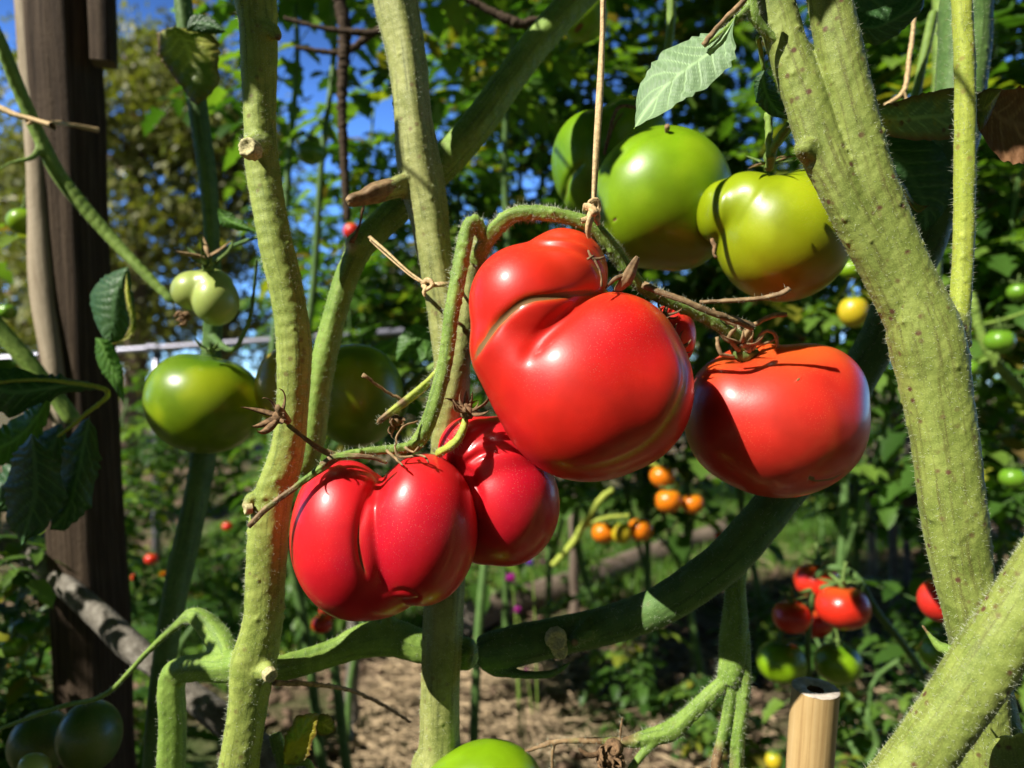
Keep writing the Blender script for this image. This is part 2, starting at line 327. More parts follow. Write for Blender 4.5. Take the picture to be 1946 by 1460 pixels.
M_BLUE = plain('blue_plastic', (0.15, 0.35, 0.70), 0.4, 0.1, 20)

# ------------------------------------------------------------------ organic stems
def remesh(parts, voxel, smooth=3):
    mb = MB()
    for c, sides in parts:
        v, f = tube_vf(c, sides); mb.add(v, f)
    me = mb.data('tmp', []); o = bpy.data.objects.new('tmp', me); COL.objects.link(o)
    r = o.modifiers.new('r', 'REMESH'); r.mode = 'VOXEL'; r.voxel_size = voxel
    s = o.modifiers.new('s', 'SMOOTH'); s.factor = 0.6; s.iterations = smooth
    dg = bpy.context.evaluated_depsgraph_get(); out = bpy.data.meshes.new_from_object(o.evaluated_get(dg))
    bpy.data.objects.remove(o); bpy.data.meshes.remove(me); return out
def stem(name, parent, polys, mat, voxel=0.0009, ridges=0.05, lump=0.05, hairs=0, hl=0.0022, cuts=(), browns=(), smooth=10, warts=0, label=None, seed=0):
    """polys: list of pixel polylines merged into one continuous stem surface"""
    cs = [pxline(p, 0.0025) for p in polys]
    me = remesh([(c, 16) for c in cs], voxel, smooth); V = vcos(me); Nn = vnormals(me)
    # nearest centreline
    best = np.full(len(V), 1e9); sc = np.zeros((len(V), 3)); rad = np.zeros(len(V)); ang = np.zeros(len(V)); per = np.zeros(len(V)); rin = np.ones(len(V)); rdir = np.zeros((len(V), 3))
    for c in cs:
        T, A, B = frames(c); L = np.concatenate([[0], np.cumsum(np.linalg.norm(np.diff(c[:, :3], axis=0), axis=1))]); dr = np.gradient(c[:, 3]) / (np.gradient(L) + 1e-9)
        for s in range(0, len(V), 20000):
            q = V[s:s + 20000]; D = np.linalg.norm(q[:, None, :] - c[None, :, :3], axis=2) - c[None, :, 3] * 0.8
            k = D.argmin(1); d = D[np.arange(len(q)), k]; w = d < best[s:s + 20000]
            o = q - c[k, :3]; a = np.einsum('ij,ij->i', o, A[k]); b = np.einsum('ij,ij->i', o, B[k]); an = np.arctan2(b, a); r = c[k, 3]
            al = np.einsum('ij,ij->i', o, T[k]); endok = (k > 1) & (k < len(c) - 2)
            idx = np.arange(s, s + len(q))[w]; per[idx] = np.where(endok, np.hypot(a, b), 9.0)[w]; rin[idx] = (r + dr[k] * al)[w]; rdir[idx] = ((a[:, None] * A[k] + b[:, None] * B[k]) / (np.hypot(a, b)[:, None] + 1e-9))[w]; best[idx] = d[w]; rad[idx] = r[w]; ang[idx] = an[w]
            sc[idx] = np.stack([r * np.cos(an), r * np.sin(an), L[k] + np.einsum('ij,ij->i', o, T[k])], 1)[w]
    corr = rin - per; wgt = np.clip((0.30 - np.abs(corr) / rin) / 0.16, 0, 1); V = V + rdir * (corr * wgt)[:, None]   # true the stem up to its round section away from the forks
    ed = np.empty(len(me.edges) * 2, dtype=np.int32); me.edges.foreach_get('vertices', ed); ed = ed.reshape(-1, 2); deg = np.bincount(ed.ravel(), minlength=len(V))[:, None]
    for _ in range(10 if voxel > 0.00075 else 3):
        acc = np.stack([np.bincount(ed[:, 0], V[ed[:, 1], q], len(V)) + np.bincount(ed[:, 1], V[ed[:, 0], q], len(V)) for q in range(3)], 1); V = V * 0.35 + 0.65 * acc / deg
    disp = rad * (ridges * (np.cos(5 * ang + 6 * sc[:, 2]) * 0.5 + 0.6 * np.cos(3 * ang + 1.3 + seed)) + lump * fbm(V, 90, seed))
    disp += 0.00025 * fbm(V, 700, seed + 3, 3)
    if warts:
        r0 = np.random.default_rng(seed + 50); pick = r0.choice(len(V), warts)
        for i in pick:
            d = np.linalg.norm(V - V[i], axis=1); s = r0.uniform(0.0008, 0.0018); disp += np.exp(-(d / s) ** 2) * s * 0.6
    V = V + Nn * disp[:, None]
    cut = np.zeros(len(V)); brown = np.zeros(len(V))
    for (px, py, Y, r) in cuts:
        d = np.linalg.norm(V - P(px, py, Y), axis=1) / U(r, Y); cut = np.maximum(cut, np.clip(1.6 - 1.6 * d, 0, 1))
    for (px, py, Y, r) in browns:
        d = np.linalg.norm(V - P(px, py, Y), axis=1) / U(r, Y); brown = np.maximum(brown, np.clip(2 - 2 * d, 0, 1))
    me.vertices.foreach_set('co', V.ravel()); me.update(); Nn = vnormals(me)
    fl = [tuple(p.vertices) for p in me.polygons]
    mb = MB(); zero = np.zeros(len(V)); mb.V.append(V); mb.F += fl; mb.M += [0] * len(fl); mb.n = len(V)
    SC_ = [sc]; CU = [cut]; BR = [brown]
    if hairs:
        r0 = np.random.default_rng(seed + 9)
        # hairs only where the photograph could show them
        px = 973 + V[:, 0] / V[:, 1] * F; py = 730 - (V[:, 2] - CAMZ) / V[:, 1] * F
        ok = np.where((px > -60) & (px < 2010) & (py > -60) & (py < 1520) & (cut < 0.3))[0]
        if len(ok):
            I = r0.choice(ok, hairs); b = V[I]; n = Nn[I] + r0.normal(0, 0.35, (hairs, 3)); n /= np.linalg.norm(n, axis=1)[:, None]
            ln = hl * r0.uniform(0.35, 1.25, hairs)[:, None]; w = 0.00007
            sd = np.cross(n, r0.standard_normal((hairs, 3))); sd /= np.linalg.norm(sd, axis=1)[:, None]; s2 = np.cross(n, sd)
            bend = r0.normal(0, 0.25, (hairs, 3)) * ln
            base = mb.n; tri = np.stack([b + sd * w, b - sd * w * .6 + s2 * w, b - sd * w * .6 - s2 * w, b + n * ln + bend], 1).reshape(-1, 3)
            F2 = []
            for i in range(hairs):
                o = base + 4 * i; F2 += [(o, o + 1, o + 3), (o + 1, o + 2, o + 3), (o + 2, o, o + 3)]
            mb.V.append(tri); mb.F += F2; mb.M += [1] * len(F2); mb.n += len(tri)
            z = np.zeros(len(tri)); SC_.append(np.zeros((len(tri), 3))); CU.append(z); BR.append(z)
    bpy.data.meshes.remove(me)
    return obj(name, np.concatenate(mb.V), mb.F, [mat, M_HAIR], parent, {'sc': np.concatenate(SC_), 'cut': np.concatenate(CU), 'brown': np.concatenate(BR)}, label, mb.M)
def twig(name, parent, polys, mat, sides=8, rnd=0.08, label=None, step=0.002):
    for p in polys:
        c = pxline(p, step); c[:, :3] += rng.normal(0, 0.00018, (len(c), 3)); v, f = tube_vf(c, sides, True, rnd); o = obj(name, v, f, mat, parent, None, label)
    return o
def pruning_scar(parent, px, py, Y, r, axis):
    """corky ring left where a side shoot was cut, hollow in the middle"""
    a = np.array(axis, float); a /= np.linalg.norm(a); u = np.cross(a, [0.2, 0.1, 1]); u /= np.linalg.norm(u); w = np.cross(a, u); R_ = U(r, Y); n = 28; th = np.linspace(0, 2 * math.pi, n, endpoint=False); c = P(px, py, Y); r0 = np.random.default_rng(int(px))
    prof = [(1.0, -1.2), (1.02, -0.15), (0.95, 0.1), (0.8, 0.16), (0.66, 0.08), (0.5, -0.06), (0.3, -0.12), (0.05, -0.2)]; wob = 1 + r0.normal(0, 0.05, n); V = []; tip = []
    for q, h in prof:
        V.append(c + R_ * ((q * wob)[:, None] * (np.cos(th)[:, None] * u + np.sin(th)[:, None] * w) + (h + r0.normal(0, 0.03, n))[:, None] * a))
    Fc = [(i * n + j, i * n + (j + 1) % n, (i + 1) * n + (j + 1) % n, (i + 1) * n + j) for i in range(len(prof) - 1) for j in range(n)] + [tuple(range((len(prof) - 1) * n, len(prof) * n))]
    return obj('pruning_scar', np.vstack(V), Fc, M_CUT, parent)
def sepals(name, parent, c, axis, n, length, width, mat, curl=1.0, seed=0, label=None, spread=1.0):
    """ring of sepals around point c (world) pointing along axis, curling back"""
    r0 = np.random.default_rng(seed); axis = np.array(axis, float); axis /= np.linalg.norm(axis)
    a = np.cross(axis, [0.3, 0.9, 0.1]); a /= np.linalg.norm(a); b = np.cross(axis, a); mb = MB(); off = r0.uniform(0, 6.28)
    for i in range(n):
        th = off + 2 * math.pi * i / n + r0.uniform(-0.25, 0.25); d = np.cos(th) * a + np.sin(th) * b; s = np.cross(axis, d)
        L = length * r0.uniform(0.7, 1.25); w0 = width * r0.uniform(0.7, 1.2); k = 9; pts = []; tw = r0.uniform(-1.6, 1.6); cu = curl * r0.uniform(0.5, 1.6); side = r0.uniform(-0.5, 0.5)
        ph = r0.uniform(0.1, 0.5); p = np.array(c, float); V = []
        for j in range(k + 1):
            t = j / k; ang = ph + cu * t * t * 1.6
            dd = d * math.cos(ang) * spread + axis * math.sin(ang) + s * side * t; dd /= np.linalg.norm(dd)
            w = w0 * (math.sin(math.pi * min(1, t * 0.9 + 0.12)) ** 0.7) * (1 - 0.6 * t) + width * 0.05
            ss = s * math.cos(tw * t) + np.cross(dd, s) * math.sin(tw * t); nn = np.cross(dd, ss)
            V += [p + ss * w, p + nn * w * 0.45, p - ss * w, p - nn * w * 0.25]; p = p + dd * (L / k)
        Fc = []
        for j in range(k):
            for q in range(4):
                e = (q + 1) % 4; Fc.append((4 * j + q, 4 * j + e, 4 * j + 4 + e, 4 * j + 4 + q))
        Fc += [(0, 1, 2, 3), (4 * k + 3, 4 * k + 2, 4 * k + 1, 4 * k)]
        mb.add(V, Fc)
    # small central disc
    t = spline([list(c - axis * width) + [width * 1.3], list(c) + [width * 1.5], list(c + axis * width * 1.2) + [width * 0.8]], width * 0.5); v, f = tube_vf(t, 8); mb.add(v, f)
    return mb.build(name, mat, parent, label)

# ------------------------------------------------------------------ fruits
_ico = {}
def ico(level):
    if level not in _ico:
        bm = bmesh.new(); bmesh.ops.create_icosphere(bm, subdivisions=level, radius=1.0)
        _ico[level] = (np.array([v.co for v in bm.verts], float), [tuple(v.index for v in f.verts) for f in bm.faces]); bm.free()
    return _ico[level]
def fruit_vf(lobes, Yc, k=4.0, centre=None, level=7, grooves=(), dimples=(), noise_amp=0.6, seed=0, tip=None, tints=(), golds=()):
    """lobes rows: px,py,dY,rx,ry,rd(px),rot deg. smooth union of ellipsoids seen from inside as a star-shaped body"""
    D, Fc = ico(level); D = D / np.linalg.norm(D, axis=1)[:, None]; s = Yc / F; kk = k * s; L = []
    for l in lobes:
        px, py, dY, rx, ry, rd = l[:6]; rot = R(l[6]) if len(l) > 6 else 0
        c = P(px, py, Yc) + np.array([0, dY * s, 0]); L.append((c, np.array([rx, rd, ry]) * s, rot))
    cen = P(centre[0], centre[1], Yc) if centre else np.mean([l[0] for l in L], axis=0)
    if centre and len(centre) > 2: cen[1] += centre[2] * s
    def sdf(p):
        acc = 0
        for c, r, rot in L:
            q = p - c
            if rot:
                x = q[:, 0] * math.cos(rot) + q[:, 2] * math.sin(rot); z = -q[:, 0] * math.sin(rot) + q[:, 2] * math.cos(rot); q = np.stack([x, q[:, 1], z], 1)
            k0 = np.linalg.norm(q / r, axis=1); k1 = np.linalg.norm(q / (r * r), axis=1) + 1e-9
            acc = acc + np.exp(-np.clip(k0 * (k0 - 1) / k1 / kk, -60, 60))
        return -kk * np.log(acc + 1e-30)
    Rm = max(np.linalg.norm(c - cen) + r.max() for c, r, _ in L) * 1.05
    hi = np.full(len(D), Rm); lo = np.zeros(len(D)); done = np.zeros(len(D), bool)
    for t in np.linspace(Rm, 0, 50)[1:]:
        inside = (sdf(cen + D * t) < 0) & ~done; lo[inside] = t; done |= inside; hi[~done] = t
    for _ in range(12):
        mid = (lo + hi) / 2; ins = sdf(cen + D * mid[:, None]) < 0; lo = np.where(ins, mid, lo); hi = np.where(ins, hi, mid)
    V = cen + D * lo[:, None]
    Nn = tri_normals(V, Fc)
    V = V + Nn * (noise_amp * s * fbm(V, 55, seed))[:, None]
    for (px, py, dY, r, dep) in dimples:
        c = P(px, py, Yc) + np.array([0, dY * s, 0]); d = np.linalg.norm(V - c, axis=1) / (r * s); V = V - Nn * (dep * s * np.exp(-d * d))[:, None]
    scar = np.zeros(len(V)); gold = np.zeros(len(V)); tint = np.zeros(len(V)); tp = np.zeros(len(V))
    def plinedist(poly):
        px = 973 + V[:, 0] / V[:, 1] * F; py = 730 - (V[:, 2] - CAMZ) / V[:, 1] * F; q = np.stack([px, py], 1)
        pl = spline([(a, b, 0, 1) for a, b in poly], 6)[:, :2]; D2 = np.full(len(V), 1e9); tt = np.zeros(len(V))
        for i in range(len(pl) - 1):
            a, b = pl[i], pl[i + 1]; ab = b - a; u = np.clip(((q - a) @ ab) / (ab @ ab + 1e-9), 0, 1); d = np.linalg.norm(q - a - u[:, None] * ab, axis=1)
            w = d < D2; D2[w] = d[w]; tt[w] = ((i + u) / (len(pl) - 1))[w]
        return D2, tt
    N2 = tri_normals(V, Fc); view = np.array([0, 0, CAMZ]) - V; view /= np.linalg.norm(view, axis=1)[:, None]
    facing = np.clip(np.einsum('ij,ij->i', N2, view) * 4 + 0.6, 0, 1)
    for (poly, w, dep, sc_, gd, *sw) in grooves:
        d, t = plinedist(poly); env = np.clip(np.minimum(t, 1 - t) / 0.28, 0, 1); env = env * env * (3 - 2 * env); g = np.exp(-(d / w) ** 2) * env * facing
        V = V - N2 * (dep * s * g)[:, None]
        cw = sw[0] if sw else w * 0.5
        wob = 1 + 0.3 * fbm(V, 500, seed)
        scar = np.maximum(scar, sc_ * np.exp(-(d / (cw * wob)) ** 2) * env * facing); gold = np.maximum(gold, gd * np.exp(-(d / (cw * 1.8 * wob)) ** 2) * env * facing)
    for (px, py, dY, r, a) in tints:
        c = P(px, py, Yc) + np.array([0, dY * s, 0]); d = np.linalg.norm(V - c, axis=1) / (r * s); tint = np.maximum(tint, a * np.exp(-d ** 2 * (1 + 0.3 * fbm(V, 60, 5))))
    for (px, py, dY, r, a) in golds:
        c = P(px, py, Yc) + np.array([0, dY * s, 0]); d = np.linalg.norm(V - c, axis=1) / (r * s); gold = np.maximum(gold, a * np.exp(-d ** 2))
    if tip:
        px, py, dY, r, a = tip; c = P(px, py, Yc) + np.array([0, dY * s, 0]); d = np.linalg.norm(V - c, axis=1) / (r * s); tp = a * np.exp(-d ** 2)
    return V, Fc, {'scar': scar, 'gold': gold, 'tint': tint, 'tip': tp}
def tri_normals(V, Fc):
    Fa = np.asarray(Fc); n = np.cross(V[Fa[:, 1]] - V[Fa[:, 0]], V[Fa[:, 2]] - V[Fa[:, 0]]); out = np.zeros_like(V)
    for i in range(3): np.add.at(out, Fa[:, i], n)
    return out / (np.linalg.norm(out, axis=1)[:, None] + 1e-15)
def tomato(label, lobes, Yc, mat, name='tomato', group=None, **kw):
    V, Fc, at = fruit_vf(lobes, Yc, **kw); c = V.mean(0)
    e = empty(name, c, label, 'tomato', group); obj('fruit', V, Fc, mat, e, at); return e

# ------------------------------------------------------------------ leaves drawn between two edges
def leaf(parent, left, right, Y, mat, bulge=8, curl=0, name='leaf', rows=60, cols=24, teeth=3.0, seed=0, veins=9, vamp=1.4, Y2=None, label=None, fold=0.0, tilt=0.0):
    """left/right: pixel polylines base->tip for the two margins; surface bends in depth"""
    Lp = spline([(a, b, 0, 1) for a, b in left], 3)[:, :2]; Rp = spline([(a, b, 0, 1) for a, b in right], 3)[:, :2]
    def samp(p, t):
        d = np.concatenate([[0], np.cumsum(np.linalg.norm(np.diff(p, axis=0), axis=1))]); d /= d[-1]; return np.stack([np.interp(t, d, p[:, 0]), np.interp(t, d, p[:, 1])], 1)
    t = np.linspace(0, 1, rows); A = samp(Lp, t); B = samp(Rp, t); M = (A + B) / 2; r0 = np.random.default_rng(seed)
    wdt = np.linalg.norm(A - B, axis=1); tooth = teeth * (np.abs(((t * 9 + 0.5 * np.sin(t * 17 + seed)) % 1) - 0.5) * 2) * (1 + 0.6 * np.sin(t * 23 + seed)) * np.clip(wdt / 30, 0, 1)
    u = (A - B) / (wdt[:, None] + 1e-6); A = A + u * (tooth - teeth / 2)[:, None]; B = B - u * (np.roll(tooth, 2) - teeth / 2)[:, None]
    V = []; ve = []; ed = []; s = np.linspace(-1, 1, cols)
    for i in range(rows):
        for j in range(cols):
            x = s[j]; q = M[i] + (A[i] - M[i]) * max(0, -x) + (B[i] - M[i]) * max(0, x)
            yy = Y + ((Y2 if Y2 else Y) - Y) * t[i]
            dep = bulge * (x * x) * math.sin(math.pi * min(1, t[i] * 0.9 + 0.1)) + curl * (t[i] - 0.5) ** 2 * 4 + fold * abs(x) + tilt * x
            ph = (t[i] * veins + 0.35 * math.sin(t[i] * 9 + seed) + (0.45 if x > 0 else 0) - abs(x) * (1.5 + 0.35 * math.sin(t[i] * 13 + seed * 2 + (2 if x > 0 else 0)))) % 1.0; vv = math.exp(-((ph - 0.5) / 0.075) ** 2) * (1 - abs(x) ** 3); mid = math.exp(-(x * wdt[i] / 2 / 3.2) ** 2)
            ph2 = (t[i] * veins * 3 + abs(x) * 4.2) % 1.0; v2 = 0.3 * math.exp(-((ph2 - 0.5) / 0.12) ** 2)
            v = max(vv, mid, v2); dep += -vamp * (0.9 * max(vv, mid)) + vamp * 1.4 * math.sin(math.pi * ph) * 0.8 + 1.6 * math.sin(t[i] * 7 + x * 3 + seed)
            p = P(q[0], q[1], yy + dep * Y / F); V.append(p); ve.append(v); ed.append(max(0, (abs(x) - 0.6) / 0.4, (t[i] - 0.75) * 4 if t[i] > 0.75 else 0))
    Fc = [(i * cols + j, i * cols + j + 1, (i + 1) * cols + j + 1, (i + 1) * cols + j) for i in range(rows - 1) for j in range(cols - 1)]
    o = obj(name, V, Fc, mat, parent, {'vein': ve, 'edge': ed, 'rnd': np.full(len(V), r0.uniform(0.2, 0.7))}, label)
    return o

# generic foliage ------------------------------------------------------------
def leaflet(p, d, up, L, w, rnd, droop, mb, r0, rows=7):
    """one toothed leaflet, folded along its midrib and drooping"""
    d = d / np.linalg.norm(d); s = np.cross(d, up); s /= np.linalg.norm(s) + 1e-9; n = np.cross(s, d); V = []; q = np.array(p); prof = [0.12, 0.95, 0.72, 1.0, 0.62, 0.72, 0.3, 0.0]
    twist = r0.uniform(-0.5, 0.5); fo = r0.uniform(0.1, 0.5)
    for i in range(rows + 1):
        t = i / rows; wi = w * prof[i] * r0.uniform(0.85, 1.2); dd = d - np.array([0, 0, 1]) * droop * t; dd /= np.linalg.norm(dd)
        ss = s * math.cos(twist * t) + n * math.sin(twist * t)
        V += [q + ss * wi + n * wi * fo, q, q - ss * wi + n * wi * fo]; q = q + dd * L / rows
    Fc = []
    for i in range(rows):
        for j in range(2): Fc.append((3 * i + j, 3 * i + j + 1, 3 * i + 4 + j, 3 * i + 3 + j))
    mb.add(V, Fc, 0, rnd=rnd)
def compound(p, d, L, mb, r0, rnd=None, size=1.0):
    up = np.array([0, 0, 1.0]); d = np.array(d, float); d /= np.linalg.norm(d); q = np.array(p, float); n = 4; rnd = r0.random() if rnd is None else rnd
    pts = [list(q) + [0.0018 * size]]
    for i in range(n):
        dd = d - up * (0.25 + 0.5 * (i / n)); dd /= np.linalg.norm(dd); q = q + dd * L / n; pts.append(list(q) + [0.0014 * size])
        if i < n - 1 and i > 0 or i == 0:
            for sg in (-1, 1):
                s = np.cross(dd, up) * sg; s /= np.linalg.norm(s) + 1e-9; dl = s * 0.85 + dd * 0.5 + r0.normal(0, 0.15, 3)
                leaflet(q, dl, up, L * r0.uniform(0.30, 0.46), L * r0.uniform(0.07, 0.13), min(1, max(0, rnd + r0.normal(0, 0.08))), r0.uniform(0.2, 0.9), mb, r0)
    leaflet(q, dd + r0.normal(0, 0.1, 3), up, L * 0.46, L * 0.16, rnd, r0.uniform(0.3, 1), mb, r0)
    v, f = tube_vf(spline(pts, L), 4, False); mb.add(v, f, 1, rnd=0.5)
def plant_data(name, h, nleaf, spread, seed, z0=0.15, L=0.2):
    r0 = np.random.default_rng(seed); mb = MB(); pts = []; x = y = 0
    n = 9
    for i in range(n + 1):
        pts.append([x, y, h * i / n, 0.011 * (1 - 0.6 * i / n)]); x += r0.normal(0, 0.02); y += r0.normal(0, 0.02)
    c = spline(pts, 0.05); v, f = tube_vf(c, 7)
    st = MB(); st.add(v, f)
    for k in range(0 if z0 > .7 else 3):
        i0 = int(r0.uniform(0.15, 0.6) * len(c)); a = r0.uniform(0, 6.28); ln = h * r0.uniform(0.3, 0.45); p = c[i0, :3]
        q = [list(p) + [0.007], list(p + np.array([math.cos(a) * .12, math.sin(a) * .12, ln * .5])) + [0.006], list(p + np.array([math.cos(a) * .2, math.sin(a) * .2, ln])) + [0.003]]
        b = spline(q, 0.05); v, f = tube_vf(b, 6); st.add(v, f)
        for m in range(nleaf // 6):
            w = b[int(r0.uniform(0.2, 1) * (len(b) - 1)), :3]; aa = r0.uniform(0, 6.28); compound(w, (math.cos(aa), math.sin(aa), r0.uniform(-0.1, 0.6)), L * r0.uniform(0.7, 1.2), mb, r0)
    for k in range(nleaf):
        zt = z0 + (1 - z0) * r0.random(); w = c[int(zt * (len(c) - 1)), :3]; a = r0.uniform(0, 6.28)
        compound(w + r0.normal(0, spread, 3) * [1, 1, 0.5], (math.cos(a), math.sin(a), r0.uniform(-0.2, 0.7)), L * r0.uniform(0.7, 1.3), mb, r0)
    return st.data(name + '_stem', [M_SD]), mb.data(name + '_leaves', [M_LF, M_SD])
def beam(name, c, sides, mat, parent, rnd=0.0, ridge=0.0, lumps=0.0, seed=0, square=False, endcut=True):
    """a round or squared piece of wood along spline c, with a lengthwise grain coordinate"""
    T, A, B = frames(c); n = len(c); th = np.linspace(0, 2 * math.pi, sides, endpoint=False); r0 = np.random.default_rng(seed)
    L = np.concatenate([[0], np.cumsum(np.linalg.norm(np.diff(c[:, :3], axis=0), axis=1))])
    shape = 1 + ridge * np.sin(th * 5 + seed) + ridge * 0.6 * np.sin(th * 11 + 2 * seed)
    if square: shape = shape * (1 / np.maximum(np.abs(np.cos(th)), np.abs(np.sin(th)))) ** 0.8
    rr = c[:, 3][:, None] * shape[None, :]
    V = c[:, None, :3] + rr[..., None] * (np.cos(th)[None, :, None] * A[:, None, :] + np.sin(th)[None, :, None] * B[:, None, :])
    rad = V - c[:, None, :3]; V = V.reshape(-1, 3); rad = rad.reshape(-1, 3); rad /= np.linalg.norm(rad, axis=1)[:, None] + 1e-9
    V = V + rad * (lumps * fbm(V, 25, seed))[:, None]
    sc = np.stack([rr * np.cos(th), rr * np.sin(th), np.repeat(L[:, None], sides, 1)], 2).reshape(-1, 3)
    Fc = [(i * sides + j, i * sides + (j + 1) % sides, (i + 1) * sides + (j + 1) % sides, (i + 1) * sides + j) for i in range(n - 1) for j in range(sides)]
    cut = np.zeros(len(V))
    for e, rev in ((0, True), (n - 1, False)):
        o = len(V); ring = V[e * sides:(e + 1) * sides]; V = np.vstack([V, ring, ring.mean(0)[None]]); sc = np.vstack([sc, sc[e * sides:(e + 1) * sides], sc[e * sides:e * sides + 1] * 0]); cut = np.concatenate([cut, np.ones(sides + 1)])
        for j in range(sides):
            a, b = o + j, o + (j + 1) % sides; Fc.append((a, b, o + sides) if not rev else (b, a, o + sides))
    return obj(name, V, Fc, mat, parent, {'sc': sc, 'cut': cut})
def wline(pts, step=0.02): return spline(pts, step)

# ------------------------------------------------------------------ ground and far setting
def ground():
    m, t, b = new_mat('soil'); v = geo(t)
    n1 = noise(t, v, 1.3, 6, 0.6); n2 = noise(t, v, 18, 8, 0.7)
    c = ramp(t, n2, [(0.3, (0.07, 0.045, 0.028)), (0.5, (0.20, 0.14, 0.09)), (0.7, (0.40, 0.30, 0.19))])
    g = ramp(t, n1, [(0.45, (0, 0, 0)), (0.6, (0.8, 0.8, 0.8))]); c = mixc(t, g, c, (0.05, 0.10, 0.02))
    t.links.new(c, b.inputs['Base Color']); b.inputs['Roughness'].default_value = 0.95; b.inputs['Specular IOR Level'].default_value = 0.15
    bump(t, b, mathn(t, 'ADD', n2, noise(t, v, 90, 5)), 1.0, 0.02)
    # one sheet: fine and lumpy near the beds, coarse to the horizon
    xs = np.concatenate([[-600, -200, -60, -20, -8], np.linspace(-4, 5, 130), [9, 20, 60, 200, 600]]); ys = np.concatenate([[-200, -40, -8], np.linspace(-2, 8, 140), [12, 25, 60, 200, 600]])
    X, Y = np.meshgrid(xs, ys); V = np.stack([X.ravel(), Y.ravel(), np.zeros(X.size)], 1)
    near = (np.abs(V[:, 0]) < 6) & (V[:, 1] < 9); V[:, 2] = np.where(near, 0.014 * fbm(V, 9, 3) + 0.012 * fbm(V, 28, 4), 0)
    w = len(xs); Fc = [(i * w + j, i * w + j + 1, (i + 1) * w + j + 1, (i + 1) * w + j) for i in range(len(ys) - 1) for j in range(w - 1)]
    o = obj('ground', V, Fc, m); tag(o, kind='structure')
ground()
def straw():
    r0 = np.random.default_rng(11); mb = MB()
    for _ in range(5200):
        Y = r0.uniform(1.5, 4.2); x = r0.uniform(-0.9, 1.3) * Y * 0.6 + 0.1
        if r0.random() < 0.35: x = -0.35 + r0.normal(0, 0.28); Y = 2.1 + r0.normal(0, 0.3)
        if x < -0.42 or (Y > 2.5 and x < 0.9): continue
        a = r0.uniform(0, 3.14); L = r0.uniform(0.03, 0.16); w = r0.uniform(0.001, 0.003); d = np.array([math.cos(a), math.sin(a), r0.normal(0, 0.12)]); p = np.array([x, Y, 0.02 + r0.uniform(0, 0.025)]); s = np.array([-d[1], d[0], 0]) * w
        V = [p - d * L / 2 + s, p - d * L / 2 - s, p - d * L / 2 + [0, 0, w], p + d * L / 2 + s, p + d * L / 2 - s, p + d * L / 2 + [0, 0, w]]
        mb.add(V, [(0, 1, 4, 3), (1, 2, 5, 4), (2, 0, 3, 5)])
    o = mb.build('straw', plain('straw', (0.48, 0.36, 0.22), 0.8, 0.5, 20)); tag(o, 'dry tan straw and stalks strewn over the bare soil', 'straw', kind='stuff')
    mb = MB()
    for _ in range(2600):
        Y = r0.uniform(1.5, 4.5); x = r0.uniform(-1, 1.6) * Y * 0.6; s = r0.uniform(0.006, 0.03); D, Fc = ico(1)
        V = D * s * r0.uniform(0.5, 1.2, (len(D), 1)) * [1, 1, 0.6] + [x, Y, 0.012]; mb.add(V, Fc)
    o = mb.build('clods', plain('clod', (0.15, 0.10, 0.065), 0.95, 0.4, 60), smooth=False); tag(o, 'crumbly brown clods of bed soil', 'soil', kind='stuff')
straw()
def grass():
    r0 = np.random.default_rng(12); n = 42000; Y = r0.uniform(2.2, 6.5, n); x = r0.uniform(-1.25, 1.35, n) * Y * 0.42 + 0.0
    edge = 1.0 + (Y - 2.3) * 0.0
    keep = (x < 0.05 + (Y - 3.0) * 1.9) & (x > -1.9) & ~((Y < 2.45) & (x > -0.36)); x = x[keep]; Y = Y[keep]; n = len(x)
    h = r0.uniform(0.04, 0.11, n); a = r0.uniform(0, 6.28, n); w = r0.uniform(0.0018, 0.004, n); ln = r0.normal(0, 0.035, (n, 2))
    b = np.stack([x, Y, np.zeros(n)], 1); s = np.stack([np.cos(a) * w, np.sin(a) * w, 0 * w], 1); mid = b + np.stack([ln[:, 0] * .3, ln[:, 1] * .3, h * .6], 1); tipv = b + np.stack([ln[:, 0], ln[:, 1], h], 1)
    V = np.stack([b - s, b + s, mid - s * .7, mid + s * .7, tipv], 1).reshape(-1, 3); i = np.arange(n) * 5
    Fc = [(k, k + 1, k + 3, k + 2) for k in i] + [(k + 2, k + 3, k + 4) for k in i]
    rn = np.repeat(r0.random(n) * 0.9, 5)
    o = obj('grass', V, Fc, leaf_mat('grass_blades', (0.07, 0.17, 0.02), (0.12, 0.27, 0.035), (0.24, 0.38, 0.06), transl=0.4), None, {'rnd': rn}); tag(o, 'short sunlit green grass on the path between the beds', 'grass', kind='stuff')
grass()

def log(name, a, b, r, label, cat, mat, seed=0, sides=14, lumps=0.004, ridge=0.04, group=None, n=12):
    a, b = np.array(a, float), np.array(b, float); r0 = np.random.default_rng(seed); pts = []
    for i in range(n + 1):
        t = i / n; p = a + (b - a) * t + (r0.normal(0, r * 0.18, 3) if 0 < i < n else 0); pts.append(list(p) + [r * r0.uniform(0.92, 1.08)])
    e = beam(name, wline(pts, 0.03), sides, mat, None, ridge=ridge, lumps=lumps, seed=seed); return tag(e, label, cat, group)
g0 = P(1010, 1165, 3.0); g1 = P(1420, 985, 4.9)
log('edging_log', (g0[0] - 0.25, g0[1] - 0.2, 0.06), (g1[0] + 0.25, g1[1] + 0.15, 0.075), 0.062, 'thick weathered log edging the bed beside the lit grass', 'log', M_LOG, 3)
log('fence_pole', P(1520, 915, 2.6), P(2050, 1000, 2.2), 0.026, 'dark horizontal pole low behind the orange red tomato and right vine', 'pole', M_LOG, 5)
log('garden_stick', P(1640, 788, 2.4), P(1990, 803, 2.2), 0.012, 'thin pale horizontal stick at mid height on the right', 'stick', M_BARK, 6)
